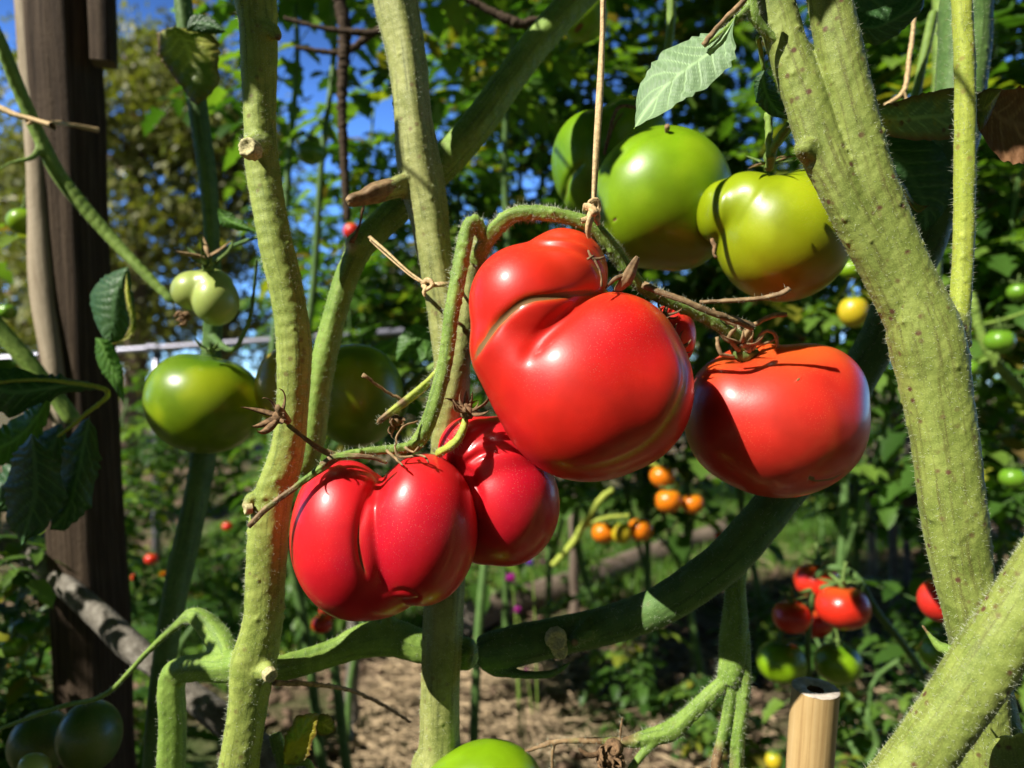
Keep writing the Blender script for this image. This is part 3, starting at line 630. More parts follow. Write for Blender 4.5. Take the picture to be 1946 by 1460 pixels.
for k, (px, py0, py1, Y, w, lab) in enumerate([
    (1090, 905, 1150, 3.0, 20, 'grey upright stake at the end of the log edging'), (668, 1150, 1390, 2.0, 24, 'short stake with a blue tag tied near its foot'),
    (1700, 760, 1090, 3.0, 17, 'weathered upright stake crossed by the pale stick, nearer the orange red tomato'), (1722, 640, 1080, 3.4, 14, 'thin grey upright stake behind the right vine fork'),
    (1655, 850, 1010, 3.6, 16, 'short pale stake just right of the orange red tomato'), (1868, 940, 1080, 2.0, 13, 'thin crooked pale stick between the two right hand vines')]):
    a = P(px, py1, Y); a[2] = 0.0 if k < 5 else a[2] - 0.25
    log('garden_stake', a, P(px + 3, py0, Y), U(w, Y) / 2, lab, 'stake', M_LOG if k in (0,) else M_BARK if k > 3 else M_POLE, 20 + k, 8, 0.001, n=6)
tg = empty('plant_tag', P(660, 1390, 1.9), 'small blue plastic plant tag low beside a short stake', 'tag')
c = P(660, 1390, 1.9); w, h, d = 0.012, 0.022, 0.0015
V = [c + np.array(q) for q in [(-w, -d, -h), (w, -d, -h), (w, -d, h), (w * .4, -d, h * 1.3), (-w * .4, -d, h * 1.3), (-w, -d, h)]]; V += [q + np.array([0, 2 * d, 0]) for q in V]
obj('tag_blade', V, [(0, 1, 2, 3, 4, 5), (11, 10, 9, 8, 7, 6)] + [(i, i + 6, (i + 1) % 6 + 6, (i + 1) % 6) for i in range(6)], M_BLUE, tg, smooth=False)
twig('tie', tg, [[(660, 1372, 1.9, 3), (664, 1360, 1.95, 3), (668, 1352, 1.98, 3)]], M_RAF)

# grey metal rail
rl = empty('metal_rail', P(400, 655, 3.6), 'pale grey horizontal metal rail glimpsed behind the left hand vines', 'rail')
c = spline([list(P(-300, 703, 3.6)) + [0.017], list(P(400, 655, 3.6)) + [0.017], list(P(1000, 613, 3.6)) + [0.017]], 0.1); v, f = tube_vf(c, 16); obj('tube', v, f, M_RAIL, rl)
for px, py in ((292, 662), (960, 616)):
    q = P(px, py, 3.6); c = spline([list(q - [0.03, 0, -0.002]) + [0.021], list(q + [0.03, 0, 0.002]) + [0.021]], 0.01); v, f = tube_vf(c, 16); obj('coupling', v, f, M_RAIL, rl)
    c = spline([[q[0], q[1] + 0.03, 0, 0.02], [q[0], q[1] + 0.03, q[2] + 0.02, 0.02]], 0.2); v, f = tube_vf(c, 12); obj('rail_post', v, f, M_RAIL, rl)

# far trees
def far_tree(x, Y, h, rx, n, seed, label, zlo=0.12):
    r0 = np.random.default_rng(seed); e = empty('tree', (x, Y, 0), label, 'tree', 'trees beyond the garden')
    mb = MB(); c = spline([[x, Y, 0, 0.16], [x + .1, Y, h * .4, 0.12], [x - .05, Y, h * .9, 0.04]], 0.3); v, f = tube_vf(c, 10); mb.add(v, f); tips = []
    for k in range(26):
        z = h * r0.uniform(0.18, 0.9); a = r0.uniform(0, 6.28); L = rx * r0.uniform(0.5, 1.0) * (1.1 - 0.5 * z / h); p = np.array([x, Y, z]); q = p + np.array([math.cos(a) * L, math.sin(a) * L, L * r0.uniform(0.1, 0.5)])
        v, f = tube_vf(spline([list(p) + [0.04], list((p + q) / 2 + [0, 0, 0.1]) + [0.025], list(q) + [0.008]], 0.3), 5); mb.add(v, f)
        tips += [p + (q - p) * t for t in (0.4, 0.6, 0.8, 1.0)]
    mb.build('trunk', M_LOG, e); tips = np.array(tips); cl = tips[r0.integers(0, len(tips), n)] + r0.normal(0, rx * 0.16, (n, 3)); cl[:, 2] = np.maximum(cl[:, 2], h * zlo * r0.random(n))
    a = r0.standard_normal((n, 3)); a /= np.linalg.norm(a, axis=1)[:, None]; b = np.cross(a, r0.standard_normal((n, 3))); b /= np.linalg.norm(b, axis=1)[:, None]; s = r0.uniform(0.035, 0.095, (n, 1)); b *= s * 0.45; a = a * s
    V = np.stack([cl - a, cl - b, cl + a, cl + b], 1).reshape(-1, 3); i = np.arange(n) * 4; Fc = [(k, k + 1, k + 2, k + 3) for k in i]
    obj('crown', V, Fc, M_LT, e, {'rnd': np.repeat(np.clip(r0.normal(0.45, 0.19, n), 0, 1), 4)})
far_tree(-4.9, 9.5, 5.8, 1.7, 13000, 31, 'olive leaved tree far behind the left wooden post')
far_tree(-4.1, 10.2, 5.6, 1.6, 10000, 32, 'sunlit loose crowned tree filling the gap right of the wooden post')
far_tree(-7.6, 12.0, 5.5, 2.0, 12000, 33, 'far tree showing left of the wooden post')
far_tree(-11.0, 9.0, 5.5, 2.2, 9000, 38, 'tree far left beyond the garden, out of the picture')
far_tree(-2.0, 12.5, 3.2, 1.5, 11000, 34, 'low far tree behind the two left hand vines')
far_tree(0.5, 13, 3.4, 1.8, 11000, 35, 'low far tree behind the middle vine')
far_tree(3.6, 12, 4.6, 2.1, 12000, 36, 'far tree behind the green tomatoes')
far_tree(7.4, 11, 5.2, 2.2, 12000, 37, 'far tree behind the right hand vines')

# ------------------------------------------------------------------ background tomato plants
PD = [plant_data('tall_a', 1.9, 130, 0.09, 1, 0.12, .165), plant_data('tall_b', 2.1, 110, 0.09, 2, 0.46, .165), plant_data('tall_c', 2.3, 116, 0.09, 3, 0.5, .16), plant_data('mid_a', 1.15, 74, 0.07, 4, 0.1, .14), plant_data('mid_b', 1.0, 66, 0.08, 5, 0.1, .135), plant_data('low_a', 0.42, 26, 0.04, 6, 0.05, 0.13), plant_data('low_b', 0.3, 20, 0.04, 7, 0.05, 0.12), plant_data('sparse', 2.1, 34, 0.12, 8, 0.72, .15)]
def plant(kind, x, Y, rz, sc, label, group='background tomato plants', z=0.0):
    e = empty('tomato_plant' if kind < 5 or kind == 7 else 'low_plant', (x, Y, z), label, 'plant', group); e.rotation_euler.z = rz; e.scale = (sc, sc, sc)
    for nm, d in (('stem', PD[kind][0]), ('foliage', PD[kind][1])):
        link(nm, d, e)
rows = [  # kind, px at which it stands, depth, scale, where
    (0, -330, .95, .66, 'tall leafy tomato plant at the left edge behind the wooden post'), (3, 40, 1.25, .68, 'bushy tomato plant low at the left behind the diagonal pole'),
    (4, -40, 0.95, .8, 'leafy plant at the left edge in front of the diagonal pole foot'), (4, 215, 2.5, .9, 'tomato plant low between the wooden post and the first green vine'),
    (3, 330, 3.4, .88, 'half height tomato plant below the rail, right of the post'), (4, 450, 3.2, .95, 'half height tomato plant behind the largest dark green tomato'),
    (4, 590, 2.6, .8, 'tomato plant behind the first green vine, under the rail'), (3, 575, 2.5, .75, 'tomato plant seen between the first and middle vines'),
    (5 + 2, 640, 1.5, 1.0, 'sparse tall plant whose top leaves hang against the sky between the first two vines'), (7, 700, 1.4, .98, 'sparse tall plant topping the middle vine against the sky'), (7, 900, 1.45, 1.0, 'sparse tall plant right of the middle vine, near the dry twigs'),
    (1, 660, 1.9, .80, 'tall tomato plant behind the middle vine and broken stub'), (2, 860, 1.9, .97, 'tall tomato plant right of the middle vine, against the blue sky'),
    (1, 960, 2.5, 1.15, 'tall leafy tomato plant above the big red tomato'), (2, 1040, 2.5, 1.05, 'tall tomato plant behind the hanging raffia string'),
    (1, 1130, 2.2, 1.15, 'tall tomato plant behind the two big green tomatoes'), (2, 1240, 2.2, 1.1, 'tall tomato plant behind the pale underside leaf'),
    (2, 1350, 2.1, 1.1, 'tall tomato plant between green tomatoes and right vine'), (1, 1450, 2.4, 1.15, 'tall tomato plant right behind the ribbed green tomato'),
    (1, 1560, 1.8, 1.1, 'tall tomato plant behind the right double vine'), (2, 1680, 2.3, 1.0, 'tall tomato plant behind the spotted leaf'),
    (1, 1790, 1.6, 1.0, 'tall tomato plant behind the bright side shoot'), (0, 1890, 2.1, 1.15, 'tall tomato plant at the right edge, upper foliage'),
    (0, 2000, 1.5, 1.0, 'tall tomato plant cut by the right edge'), (3, 1930, 3.2, 1.1, 'bushy tomato plant at the right edge beyond the pale stick'),
    (4, 1760, 3.9, 1.2, 'bushy tomato plant beyond the stakes at right'), (3, 1560, 4.2, 1.2, 'bushy tomato plant in shade beyond the orange red tomato'), (3, 1290, 5.6, 1.1, 'bushy tomato plant far beyond the log edging'), (4, 1130, 5.9, 1.2, 'bushy tomato plant far beyond the lit grass'),
    (0, 560, 5.0, 1.25, 'full tomato plant beyond the rail, between first vine and diagonal vine'), (0, 690, 5.2, 1.2, 'tall plant of the far row behind the middle vine'), (0, 860, 5.5, 1.25, 'tall plant of the far row left of the largest tomato'), (0, 1030, 5.8, 1.25, 'tall plant of the far row behind the largest tomato'), (0, 1200, 6.1, 1.25, 'tall plant of the far row beyond the orange cherry tomatoes'), (0, 1370, 5.9, 1.25, 'tall plant of the far row beyond the log edging end'), (0, 1530, 5.4, 1.2, 'tall plant of the far row behind the orange red tomato'), (0, 1700, 5.0, 1.2, 'tall plant of the far row behind the right vine fork'), (0, 1880, 4.4, 1.2, 'tall plant of the far row at the right edge'),
    (0, -420, 2.4, 1.0, 'tall tomato plant left of the picture'), (3, -250, 3.2, 1.1, 'bushy tomato plant left of the picture, low'), (0, -700, 3.6, 1.1, 'tall tomato plant far left of the picture'), (0, -150, 4.6, 1.2, 'tall plant of the far row beyond the wooden post'), (0, 2150, 3.0, 1.1, 'tall tomato plant right of the picture'),
    (3, 960, 5.5, 1.1, 'bushy tomato plant in the far row behind the largest tomato'), (4, 800, 5.2, 1.2, 'bushy tomato plant in the far row behind the middle vine'), (3, 620, 5.0, 1.1, 'bushy tomato plant in the far row, left of the middle vine'), (3, 1430, 5.0, 1.2, 'bushy tomato plant in the far row behind the pale stakes')]
r0 = np.random.default_rng(5)
for kd, px, Y, s, lab in rows:
    plant(kd, (px - 973) / F * Y, Y, r0.uniform(0, 6.28), s, lab)
for kd, px, Y, s, lab in [
    (5, 1230, 2.1, .8, 'low leafy weed under the shaded vine, left of the bamboo stake'), (6, 1330, 1.9, .7, 'low dark leafed plant just left of the bamboo stake'), (5, 1480, 2.3, .65, 'low plant behind the small red tomato truss'),
    (6, 1650, 1.75, .8, 'low plant at the right of the bamboo stake'), (5, 1760, 2.1, .7, 'low plant under the orange slice of tomato'), (6, 1010, 2.5, .6, 'low flowering plant beside the middle vine foot'),
    (5, 1130, 3.1, 0.6, 'low plant at the foot of the grey stake'), (6, 940, 3.0, 0.7, 'low plant with magenta blooms on the grass edge'), (5, 90, 1.5, .9, 'low leafy plant in the bottom left corner'),
    (6, 330, 1.7, 1.3, 'low leafy plant under the left pole'), (5, 420, 2.6, .8, 'low leafy plant near the bed edge at left'), (5, 1580, 1.55, 0.9, 'low plant with a yellow bloom at the bottom, right of the bamboo'), (6, 1420, 1.7, .7, 'low plant at the bottom edge under the hairy shoot')]:
    plant(kd, (px - 973) / F * Y, Y, r0.uniform(0, 6.28), s, lab, 'low plants on the beds')
plant(0, -1.25, .5, 1.0, .72, 'unseen tall tomato plant added outside the picture to shade the wooden post', 'unseen tomato plants added to block light')  # unseen plant added to throw shade on the post
for k in range(15):  # unseen ring of plants added to block sky fill and darken reflections
    a = R(188 + k * 12.5); rr = 1.6 + 0.3 * (k % 2); x, Y = rr * math.cos(a), 0.1 + rr * math.sin(a)
    plant((0, 0, 0)[k % 3], x, Y, r0.uniform(0, 6.28), 1.0, 'unseen tall tomato plant added around the viewpoint to block sky light', 'unseen tomato plants added to block light')

# ------------------------------------------------------------------ wooden post and pole at left
Yp = 0.92
po = empty('wooden_post', (P(200, 730, Yp)[0], Yp, 0), 'dark weathered wooden post with a sunlit bark edge at far left', 'post')
def ptz(px, py, Y, z): 
    a = P(px, py, Y); a[2] = z; return a
slope = (P(178, 1300, Yp) - P(118, 0, Yp)); 
def postpt(py, dx=0, Y=Yp): return P(118 + 60 * py / 1300 + dx, py, Y)
c = wline([list(postpt(2150)) + [0.043], list(postpt(1300)) + [0.043], list(postpt(730)) + [0.041], list(postpt(0)) + [0.040], list(postpt(-300)) + [0.039]], 0.02)
beam('post_body', c, 40, M_POST, po, ridge=0.05, lumps=0.0025, seed=2)
c = wline([list(postpt(-150, 78, Yp - 0.02)) + [0.014], list(postpt(50, 76, Yp - 0.02)) + [0.014], list(postpt(122, 74, Yp - 0.02)) + [0.014]], 0.01)
beam('batten', c, 8, M_POST, po, square=True, lumps=0.001, seed=4)
c = wline([list(postpt(-200, -70, Yp - .02)) + [0.012], list(postpt(120, -64, Yp - .02)) + [0.015], list(postpt(330, -60, Yp - .03)) + [0.012], list(postpt(520, -58, Yp - .03)) + [0.017], list(postpt(700, -46, Yp - .04)) + [0.014], list(postpt(840, -40, Yp - .04)) + [0.004]], 0.01)
beam('bark_edge', c, 10, M_BARK, po, ridge=0.06, lumps=0.003, seed=5)
c = wline([list(P(-60, 1000, 1.0)) + [0.012], list(P(30, 1045, .95)) + [0.0125], list(P(75, 1070, .92)) + [0.0145], list(P(120, 1110, .88)) + [0.0125], list(P(190, 1172, .84)) + [0.0135], list(P(250, 1230, .80)) + [0.0155], list(P(300, 1268, .78)) + [0.013], list(P(400, 1350, .74)) + [0.0155], list(P(440, 1382, .73)) + [0.0145], list(P(560, 1480, .70)) + [0.016], list(P(700, 1600, .66)) + [0.016]], 0.008)
tag(beam('bark_pole', c, 20, M_POLE, None, ridge=0.04, lumps=0.0022, seed=8), 'grey bark covered pole running diagonally across the lower left', 'pole')

# bamboo stake
Yb = 0.50; bb = empty('bamboo_stake', ptz(1525, 1460, Yb, 0), 'cut bamboo stake with a hollow top at the bottom right', 'stake')
top = P(1550, 1308, Yb); d = (top - P(1527, 1600, Yb + .01)); d /= np.linalg.norm(d); ro = U(86, Yb) / 2; base = top - d * (top[2] / d[2])
c = wline([list(base) + [ro * 1.12], list(top - d * 0.30) + [ro * 1.06], list(top - d * 0.295) + [ro * 1.14], list(top - d * 0.29) + [ro * 1.04], list(top) + [ro]], 0.004)
T, A, B = frames(c); n = len(c); sides = 40; th = np.linspace(0, 2 * math.pi, sides, endpoint=False)
V = (c[:, None, :3] + c[:, 3][:, None, None] * (np.cos(th)[None, :, None] * A[:, None] + np.sin(th)[None, :, None] * B[:, None])).reshape(-1, 3)
L_ = np.concatenate([[0], np.cumsum(np.linalg.norm(np.diff(c[:, :3], axis=0), axis=1))]); sc = np.stack([c[:, 3][:, None] * np.cos(th), c[:, 3][:, None] * np.sin(th), np.repeat(L_[:, None], sides, 1)], 2).reshape(-1, 3)
Fc = [(i * sides + j, i * sides + (j + 1) % sides, (i + 1) * sides + (j + 1) % sides, (i + 1) * sides + j) for i in range(n - 1) for j in range(sides)]
obj('culm', V, Fc, M_BAM, bb, {'sc': sc, 'cut': np.zeros(len(V))})
def ring(rf, dz): 
    r0 = np.random.default_rng(3); return top + d * dz + ro * rf * (np.cos(th)[:, None] * A[-1] + np.sin(th)[:, None] * B[-1]) + r0.normal(0, 0.00015, (sides, 1)) * d
rs = [(1.0, 0), (0.95, 0.0006), (0.72, 0.0004), (0.46, 0.0), (0.36, -0.001)]; V = np.vstack([ring(a, b) for a, b in rs])
Fc = [(i * sides + j, i * sides + (j + 1) % sides, (i + 1) * sides + (j + 1) % sides, (i + 1) * sides + j) for i in range(len(rs) - 1) for j in range(sides)]
obj('cut_end', V, Fc, M_BAMC, bb)
rs = [(0.36, -0.001), (0.33, -0.006), (0.30, -0.012), (0.02, -0.013)]; V = np.vstack([ring(a, b) for a, b in rs])
Fc = [(i * sides + j, i * sides + (j + 1) % sides, (i + 1) * sides + (j + 1) % sides, (i + 1) * sides + j) for i in range(len(rs) - 1) for j in range(sides)]
obj('hollow', V, Fc, M_BAMH, bb)

# ------------------------------------------------------------------ vines
def vine(label, px, py, Y): return empty('tomato_vine', P(px, py, Y), label, 'vine', None)
v1 = vine('sunlit hairy green vine on the left with a pale round pruning scar', 490, 1000, .45)
stem('stem', v1, [[(470, -520, .46, 66), (484, -120, .46, 74), (486, 0, .46, 76), (492, 70, .46, 70), (494, 250, .455, 60), (500, 330, .455, 62), (520, 450, .45, 62), (545, 560, .45, 62), (557, 650, .45, 64), (556, 760, .45, 60), (545, 860, .45, 64), (515, 960, .45, 74), (505, 1080, .45, 74), (498, 1180, .45, 76), (480, 1260, .45, 84), (470, 1340, .45, 74), (450, 1470, .45, 72), (430, 1620, .45, 74), (410, 2250, .46, 80)],
    [(500, 268, .455, 40), (482, 276, .435, 38), (474, 280, .420, 38)], [(500, 55, .46, 40), (522, 62, .45, 26), (532, 78, .447, 8)],
    [(505, 955, .45, 50), (478, 948, .443, 28), (466, 968, .44, 20)], [(485, 1262, .45, 60), (510, 1278, .44, 36), (521, 1290, .435, 14)]],
    M_S1, ridges=0.045, lump=0.05, hairs=5200, cuts=[(472, 281, .419, 19), (468, 962, .44, 14), (515, 1285, .434, 14)], browns=[(532, 76, .447, 14)], warts=60, seed=1)
stem('side_branch', v1, [[(480, 1262, .455, 62), (430, 1268, .47, 58), (380, 1268, .48, 52), (335, 1278, .49, 50), (325, 1310, .49, 50), (328, 1380, .49, 50), (322, 1500, .49, 54)], [(440, 1262, .47, 46), (412, 1210, .49, 50), (372, 1172, .50, 34), (335, 1190, .52, 18), (280, 1240, .54, 13), (200, 1320, .56, 12), (110, 1345, .57, 11), (-40, 1400, .58, 10)]],
    M_S3, hairs=1300, seed=2, voxel=0.0011, cuts=[(420, 1210, .475, 9)])
twig('dried_tendril', v1, [[(520, 1298, .45, 12), (580, 1300, .47, 9), (650, 1308, .5, 8), (710, 1330, .53, 7), (780, 1372, .56, 5)]], M_SB)

pruning_scar(v1, 470, 279, .417, 19, (-0.25, -0.9, 0.1)); pruning_scar(v1, 466, 968, .437, 10, (-0.8, -0.5, 0)); pruning_scar(v1, 515, 1286, .431, 13, (0.6, -0.7, -0.2))
v2 = vine('thick olive vine in the middle with a broken stub at its side', 830, 1200, .48)
stem('stem', v2, [[(700, -520, .50, 74), (735, -120, .49, 84), (752, 0, .49, 82), (772, 110, .485, 74), (785, 230, .48, 72), (797, 330, .48, 84), (812, 400, .478, 76), (828, 500, .475, 66), (846, 600, .475, 66), (858, 690, .475, 66), (858, 780, .48, 64), (852, 900, .485, 66), (848, 1050, .485, 74), (843, 1170, .48, 74), (838, 1300, .48, 70), (836, 1420, .48, 74), (826, 1480, .48, 92), (815, 1620, .48, 80), (800, 2250, .48, 84)],
    [(790, 345, .48, 62), (755, 355, .47, 40), (725, 366, .462, 34)]], M_S2, ridges=0.10, lump=0.07, hairs=5000, warts=90, seed=3)
stem('broken_stub', v2, [[(748, 356, .468, 38), (715, 366, .461, 40), (690, 376, .456, 28), (672, 380, .453, 26), (660, 385, .451, 16)]], M_S2, voxel=0.0006, ridges=0.12, lump=0.12, browns=[(735, 360, .463, 40), (700, 370, .458, 50), (664, 384, .452, 44)], cuts=[(660, 386, .451, 12)], seed=4, smooth=2)
stem('second_stem', v2, [[(915, 445, .455, 34), (903, 500, .46, 40), (885, 600, .465, 46), (868, 700, .465, 50), (850, 800, .47, 44), (838, 860, .475, 40)]], M_S2, hairs=900, seed=5)
stem('fruit_stalk', v2, [
    [(760, 862, .425, 20), (795, 838, .425, 28), (822, 780, .425, 30), (845, 690, .428, 28), (858, 600, .43, 28), (872, 520, .435, 30), (888, 440, .44, 30), (903, 422, .44, 28), (918, 450, .445, 26)],
    [(905, 500, .455, 34), (922, 462, .448, 32), (948, 428, .44, 30), (985, 406, .435, 28), (1040, 406, .430, 27), (1085, 415, .430, 27), (1120, 428, .430, 30), (1150, 455, .432, 31), (1180, 495, .436, 30), (1215, 540, .44, 26), (1260, 568, .445, 24), (1320, 594, .452, 22), (1370, 620, .458, 24), (1400, 640, .462, 26), (1412, 668, .463, 26)],
    [(800, 840, .425, 26), (765, 852, .42, 20), (700, 858, .415, 15), (650, 866, .41, 14), (610, 888, .408, 20)]],
    M_S3, voxel=0.00055, ridges=0.05, lump=0.06, hairs=4200, hl=0.0028, warts=60, seed=6, browns=[(600, 892, .408, 60)])
stem('withered_stalk', v2, [[(622, 882, .408, 18), (590, 905, .405, 14), (545, 938, .402, 12), (505, 968, .400, 12), (472, 1002, .398, 10)], [(640, 866, .41, 13), (612, 856, .406, 12), (575, 830, .402, 9), (545, 806, .400, 9)], [(612, 884, .406, 13), (640, 868, .405, 13), (700, 868, .405, 9), (735, 880, .408, 6)]],
    M_S3, voxel=0.0005, ridges=0.08, lump=0.08, browns=[(480, 1000, .4, 80), (540, 940, .402, 40), (590, 830, .403, 60), (700, 870, .406, 50), (620, 868, .406, 26)], hairs=200, seed=7, smooth=2)
sepals('dried_calyx', v2, P(530, 792, .398), (-0.3, -0.8, 0.3), 7, U(62, .4), U(9, .4), M_SBD, curl=0.9, seed=4)
twig('dried_nub', v2, [[(548, 802, .399, 13), (534, 784, .394, 16), (528, 772, .391, 9)]], M_SB)
stem('yellow_stub', v2, [[(838, 698, .44, 12), (818, 722, .435, 16), (785, 752, .43, 17), (750, 778, .428, 15), (722, 800, .427, 12), (720, 806, .427, 9)]], M_S6, voxel=0.0005, ridges=0.08, lump=0.1, hairs=200, browns=[(722, 800, .427, 34), (765, 765, .428, 14)], seed=8, smooth=2)
twig('dried_thread', v2, [[(765, 760, .43, 6), (730, 742, .425, 6), (705, 722, .42, 6), (688, 712, .418, 9)]], M_SB)
sepals('withered_flower', v2, P(752, 800, .432), (0.3, -0.6, -0.5), 9, U(32, .43), U(8, .43), M_SBD, curl=1.6, seed=9)
twig('dried_curl', v2, [[(795, 800, .42, 3), (765, 812, .415, 4), (752, 840, .412, 4), (758, 868, .41, 5), (800, 866, .408, 5), (815, 880, .405, 3)], [(735, 856, .41, 6), (752, 872, .405, 5), (765, 885, .4, 3)], [(770, 850, .41, 6), (785, 860, .405, 4), (795, 850, .402, 4)]], M_SB)
stem('green_stalk', v2, [[(832, 862, .425, 16), (850, 852, .42, 17), (868, 838, .418, 18), (880, 815, .42, 15), (884, 798, .425, 13)]], M_S6, voxel=0.0004, ridges=0.05, lump=0.07, hairs=150, seed=9, smooth=2)
sepals('dried_calyx', v2, P(888, 785, .425), (0.1, -0.3, 0.9), 9, U(52, .42), U(9, .42), M_SBD, curl=0.8, seed=21)
sepals('dried_calyx', v2, P(885, 775, .43), (0.2, -0.5, 0.8), 6, U(45, .42), U(6, .42), M_SBD, curl=-0.2, seed=22)
stem('dried_stub', v2, [[(1165, 560, .425, 10), (1190, 530, .42, 22), (1205, 500, .418, 15), (1212, 488, .417, 9)], [(1150, 548, .42, 5), (1172, 528, .418, 8), (1196, 522, .42, 8)]], M_S3, voxel=0.0005, ridges=0.12, lump=0.12, browns=[(1190, 525, .42, 90)], seed=31, smooth=2)
stem('dried_pedicel', v2, [[(1222, 542, .43, 16), (1255, 556, .425, 13), (1300, 572, .42, 12), (1350, 594, .42, 12), (1400, 610, .425, 13), (1430, 622, .43, 15)], [(1330, 575, .422, 8), (1380, 572, .418, 8), (1440, 568, .414, 9), (1485, 558, .41, 10), (1502, 548, .408, 11)]], M_S3, voxel=0.0004, ridges=0.1, lump=0.08, browns=[(1260, 560, .42, 300), (1420, 600, .42, 300)], hairs=250, seed=32, smooth=2)

v3 = vine('diagonal vine from lower left to top centre, its end cut off', 680, 470, .5)
stem('stem', v3, [[(1600, -480, .58, 60), (1230, -130, .56, 62), (1095, 0, .55, 60), (1030, 72, .545, 58), (972, 148, .54, 58), (905, 240, .535, 62), (850, 302, .53, 66), (785, 368, .52, 60), (730, 422, .51, 56), (685, 465, .50, 54), (665, 480, .498, 44)],
    [(690, 462, .50, 50), (662, 520, .50, 46), (640, 590, .50, 46), (622, 660, .50, 48), (605, 740, .50, 50), (594, 820, .50, 54), (585, 870, .50, 46), (570, 900, .50, 34)]], M_S3, voxel=0.001, ridges=0.04, hairs=3200, cuts=[(664, 466, .492, 20)], seed=10)
twig('dried_tip', v3, [[(668, 462, .49, 12), (676, 445, .488, 7), (684, 425, .486, 4), (688, 400, .485, 6), (692, 388, .485, 3)]], M_SBD)

v5 = vine('pair of thick speckled vines grown together on the right', 1800, 1000, .4)
stem('stem', v5, [[(1350, -520, .41, 70), (1440, -120, .405, 72), (1470, 0, .405, 74), (1496, 90, .403, 74), (1532, 190, .40, 80), (1565, 290, .398, 84), (1592, 350, .396, 78), (1626, 420, .396, 76), (1672, 500, .398, 82), (1720, 590, .40, 86), (1760, 700, .405, 76)],
    [(1520, -520, .39, 74), (1556, -120, .396, 78), (1576, 0, .396, 80), (1600, 120, .394, 84), (1626, 230, .394, 86), (1656, 340, .394, 86), (1692, 440, .396, 90), (1726, 540, .398, 104), (1760, 645, .40, 132), (1778, 740, .40, 122), (1796, 850, .40, 114), (1812, 980, .40, 114), (1830, 1090, .40, 104), (1848, 1180, .40, 96), (1862, 1300, .41, 92), (1880, 1700, .42, 92), (1880, 2250, .43, 96)],
    [(1560, 300, .40, 60), (1530, 282, .392, 44), (1518, 276, .389, 22)], [(1770, 665, .40, 96), (1808, 648, .398, 66), (1816, 628, .396, 50), (1824, 596, .396, 40)], [(1800, 655, .40, 60), (1830, 652, .40, 36), (1846, 660, .40, 10)]],
    M_S5, voxel=0.0008, ridges=0.04, lump=0.035, hairs=5200, warts=160, seed=11, browns=[(1850, 661, .40, 9)], smooth=5)
stem('side_shoot', v5, [[(1812, 640, .398, 44), (1820, 612, .397, 40), (1826, 560, .397, 38), (1832, 450, .397, 38), (1834, 300, .395, 38), (1834, 150, .393, 37), (1828, 0, .392, 36), (1822, -120, .39, 36), (1800, -480, .385, 34)]], M_S6, ridges=0.02, lump=0.02, hairs=1600, warts=20, seed=12)
stem('leaf_stalk', v5, [[(1530, 130, .405, 22), (1490, 90, .40, 20), (1450, 55, .397, 20), (1432, 20, .395, 22), (1425, -60, .395, 20)], [(1428, 8, .395, 14), (1400, 35, .392, 10), (1372, 62, .39, 8), (1340, 88, .388, 6)]], M_LG if False else M_S3, voxel=0.0005, hairs=700, seed=13, smooth=2)
twig('dried_petiole', v5, [[(1440, -40, .38, 12), (1415, 0, .382, 12), (1380, 35, .384, 10), (1352, 66, .385, 11), (1337, 88, .386, 12)]], M_SB)
twig('petiole', v5, [[(1440, 70, .40, 10), (1446, 100, .41, 9), (1452, 135, .415, 8)], [(1500, 235, .42, 14), (1482, 262, .425, 16), (1468, 290, .43, 16), (1462, 320, .44, 18)], [(1460, 215, .43, 14), (1462, 262, .43, 14), (1465, 300, .43, 16)]], M_S3)
leaf(v5, [(1400, 28), (1372, 52), (1335, 66), (1300, 78), (1262, 100), (1228, 138), (1210, 190), (1204, 246)], [(1400, 28), (1394, 62), (1398, 90), (1394, 112), (1374, 140), (1330, 172), (1270, 208), (1204, 246)], .388, M_LU, bulge=10, curl=4, veins=8, vamp=1.8, tilt=-34, seed=2, rows=110, cols=44, teeth=5)
leaf(v5, [(1452, 130), (1436, 150), (1433, 180), (1448, 208), (1472, 222), (1498, 228)], [(1452, 130), (1468, 150), (1482, 180), (1492, 205), (1500, 220), (1498, 228)], .415, M_LDK, bulge=14, curl=-6, seed=3)
leaf(v5, [(1645, 205), (1680, 200), (1730, 185), (1780, 172), (1830, 168), (1875, 178)], [(1645, 205), (1655, 245), (1700, 262), (1760, 266), (1820, 258), (1875, 178)], .43, M_LSP, bulge=16, curl=6, seed=4, Y2=.45)
leaf(v5, [(1858, 190), (1868, 172), (1885, 168), (1905, 170)], [(1858, 190), (1855, 230), (1868, 246), (1905, 170)], .44, M_LY, bulge=12, seed=6)
leaf(v5, [(1870, 180), (1920, 168), (1990, 170), (2040, 200)], [(1870, 180), (1865, 250), (1900, 300), (1980, 305), (2040, 200)], .455, M_LBR, bulge=-30, curl=12, seed=5, teeth=6, vamp=4)
leaf(v5, [(1655, 260), (1650, 340), (1680, 400), (1760, 440)], [(1655, 260), (1760, 265), (1800, 300), (1815, 370), (1760, 440)], .47, M_LDK, bulge=16, seed=7)
leaf(v5, [(1670, 320), (1700, 352), (1722, 382), (1745, 405), (1768, 390)], [(1670, 320), (1690, 324), (1715, 345), (1740, 385), (1768, 390)], .44, M_LY, bulge=12, seed=8)
leaf(v5, [(1600, 40), (1650, 20), (1720, 0), (1760, -30)], [(1600, 40), (1660, 86), (1712, 60), (1750, 20), (1760, -30)], .46, M_LDK, bulge=14, seed=9)
leaf(v5, [(1500, -60), (1600, -70), (1720, -60), (1780, -20)], [(1500, -60), (1600, 30), (1700, 30), (1780, -20)], .50, M_LDK, bulge=14, seed=10)

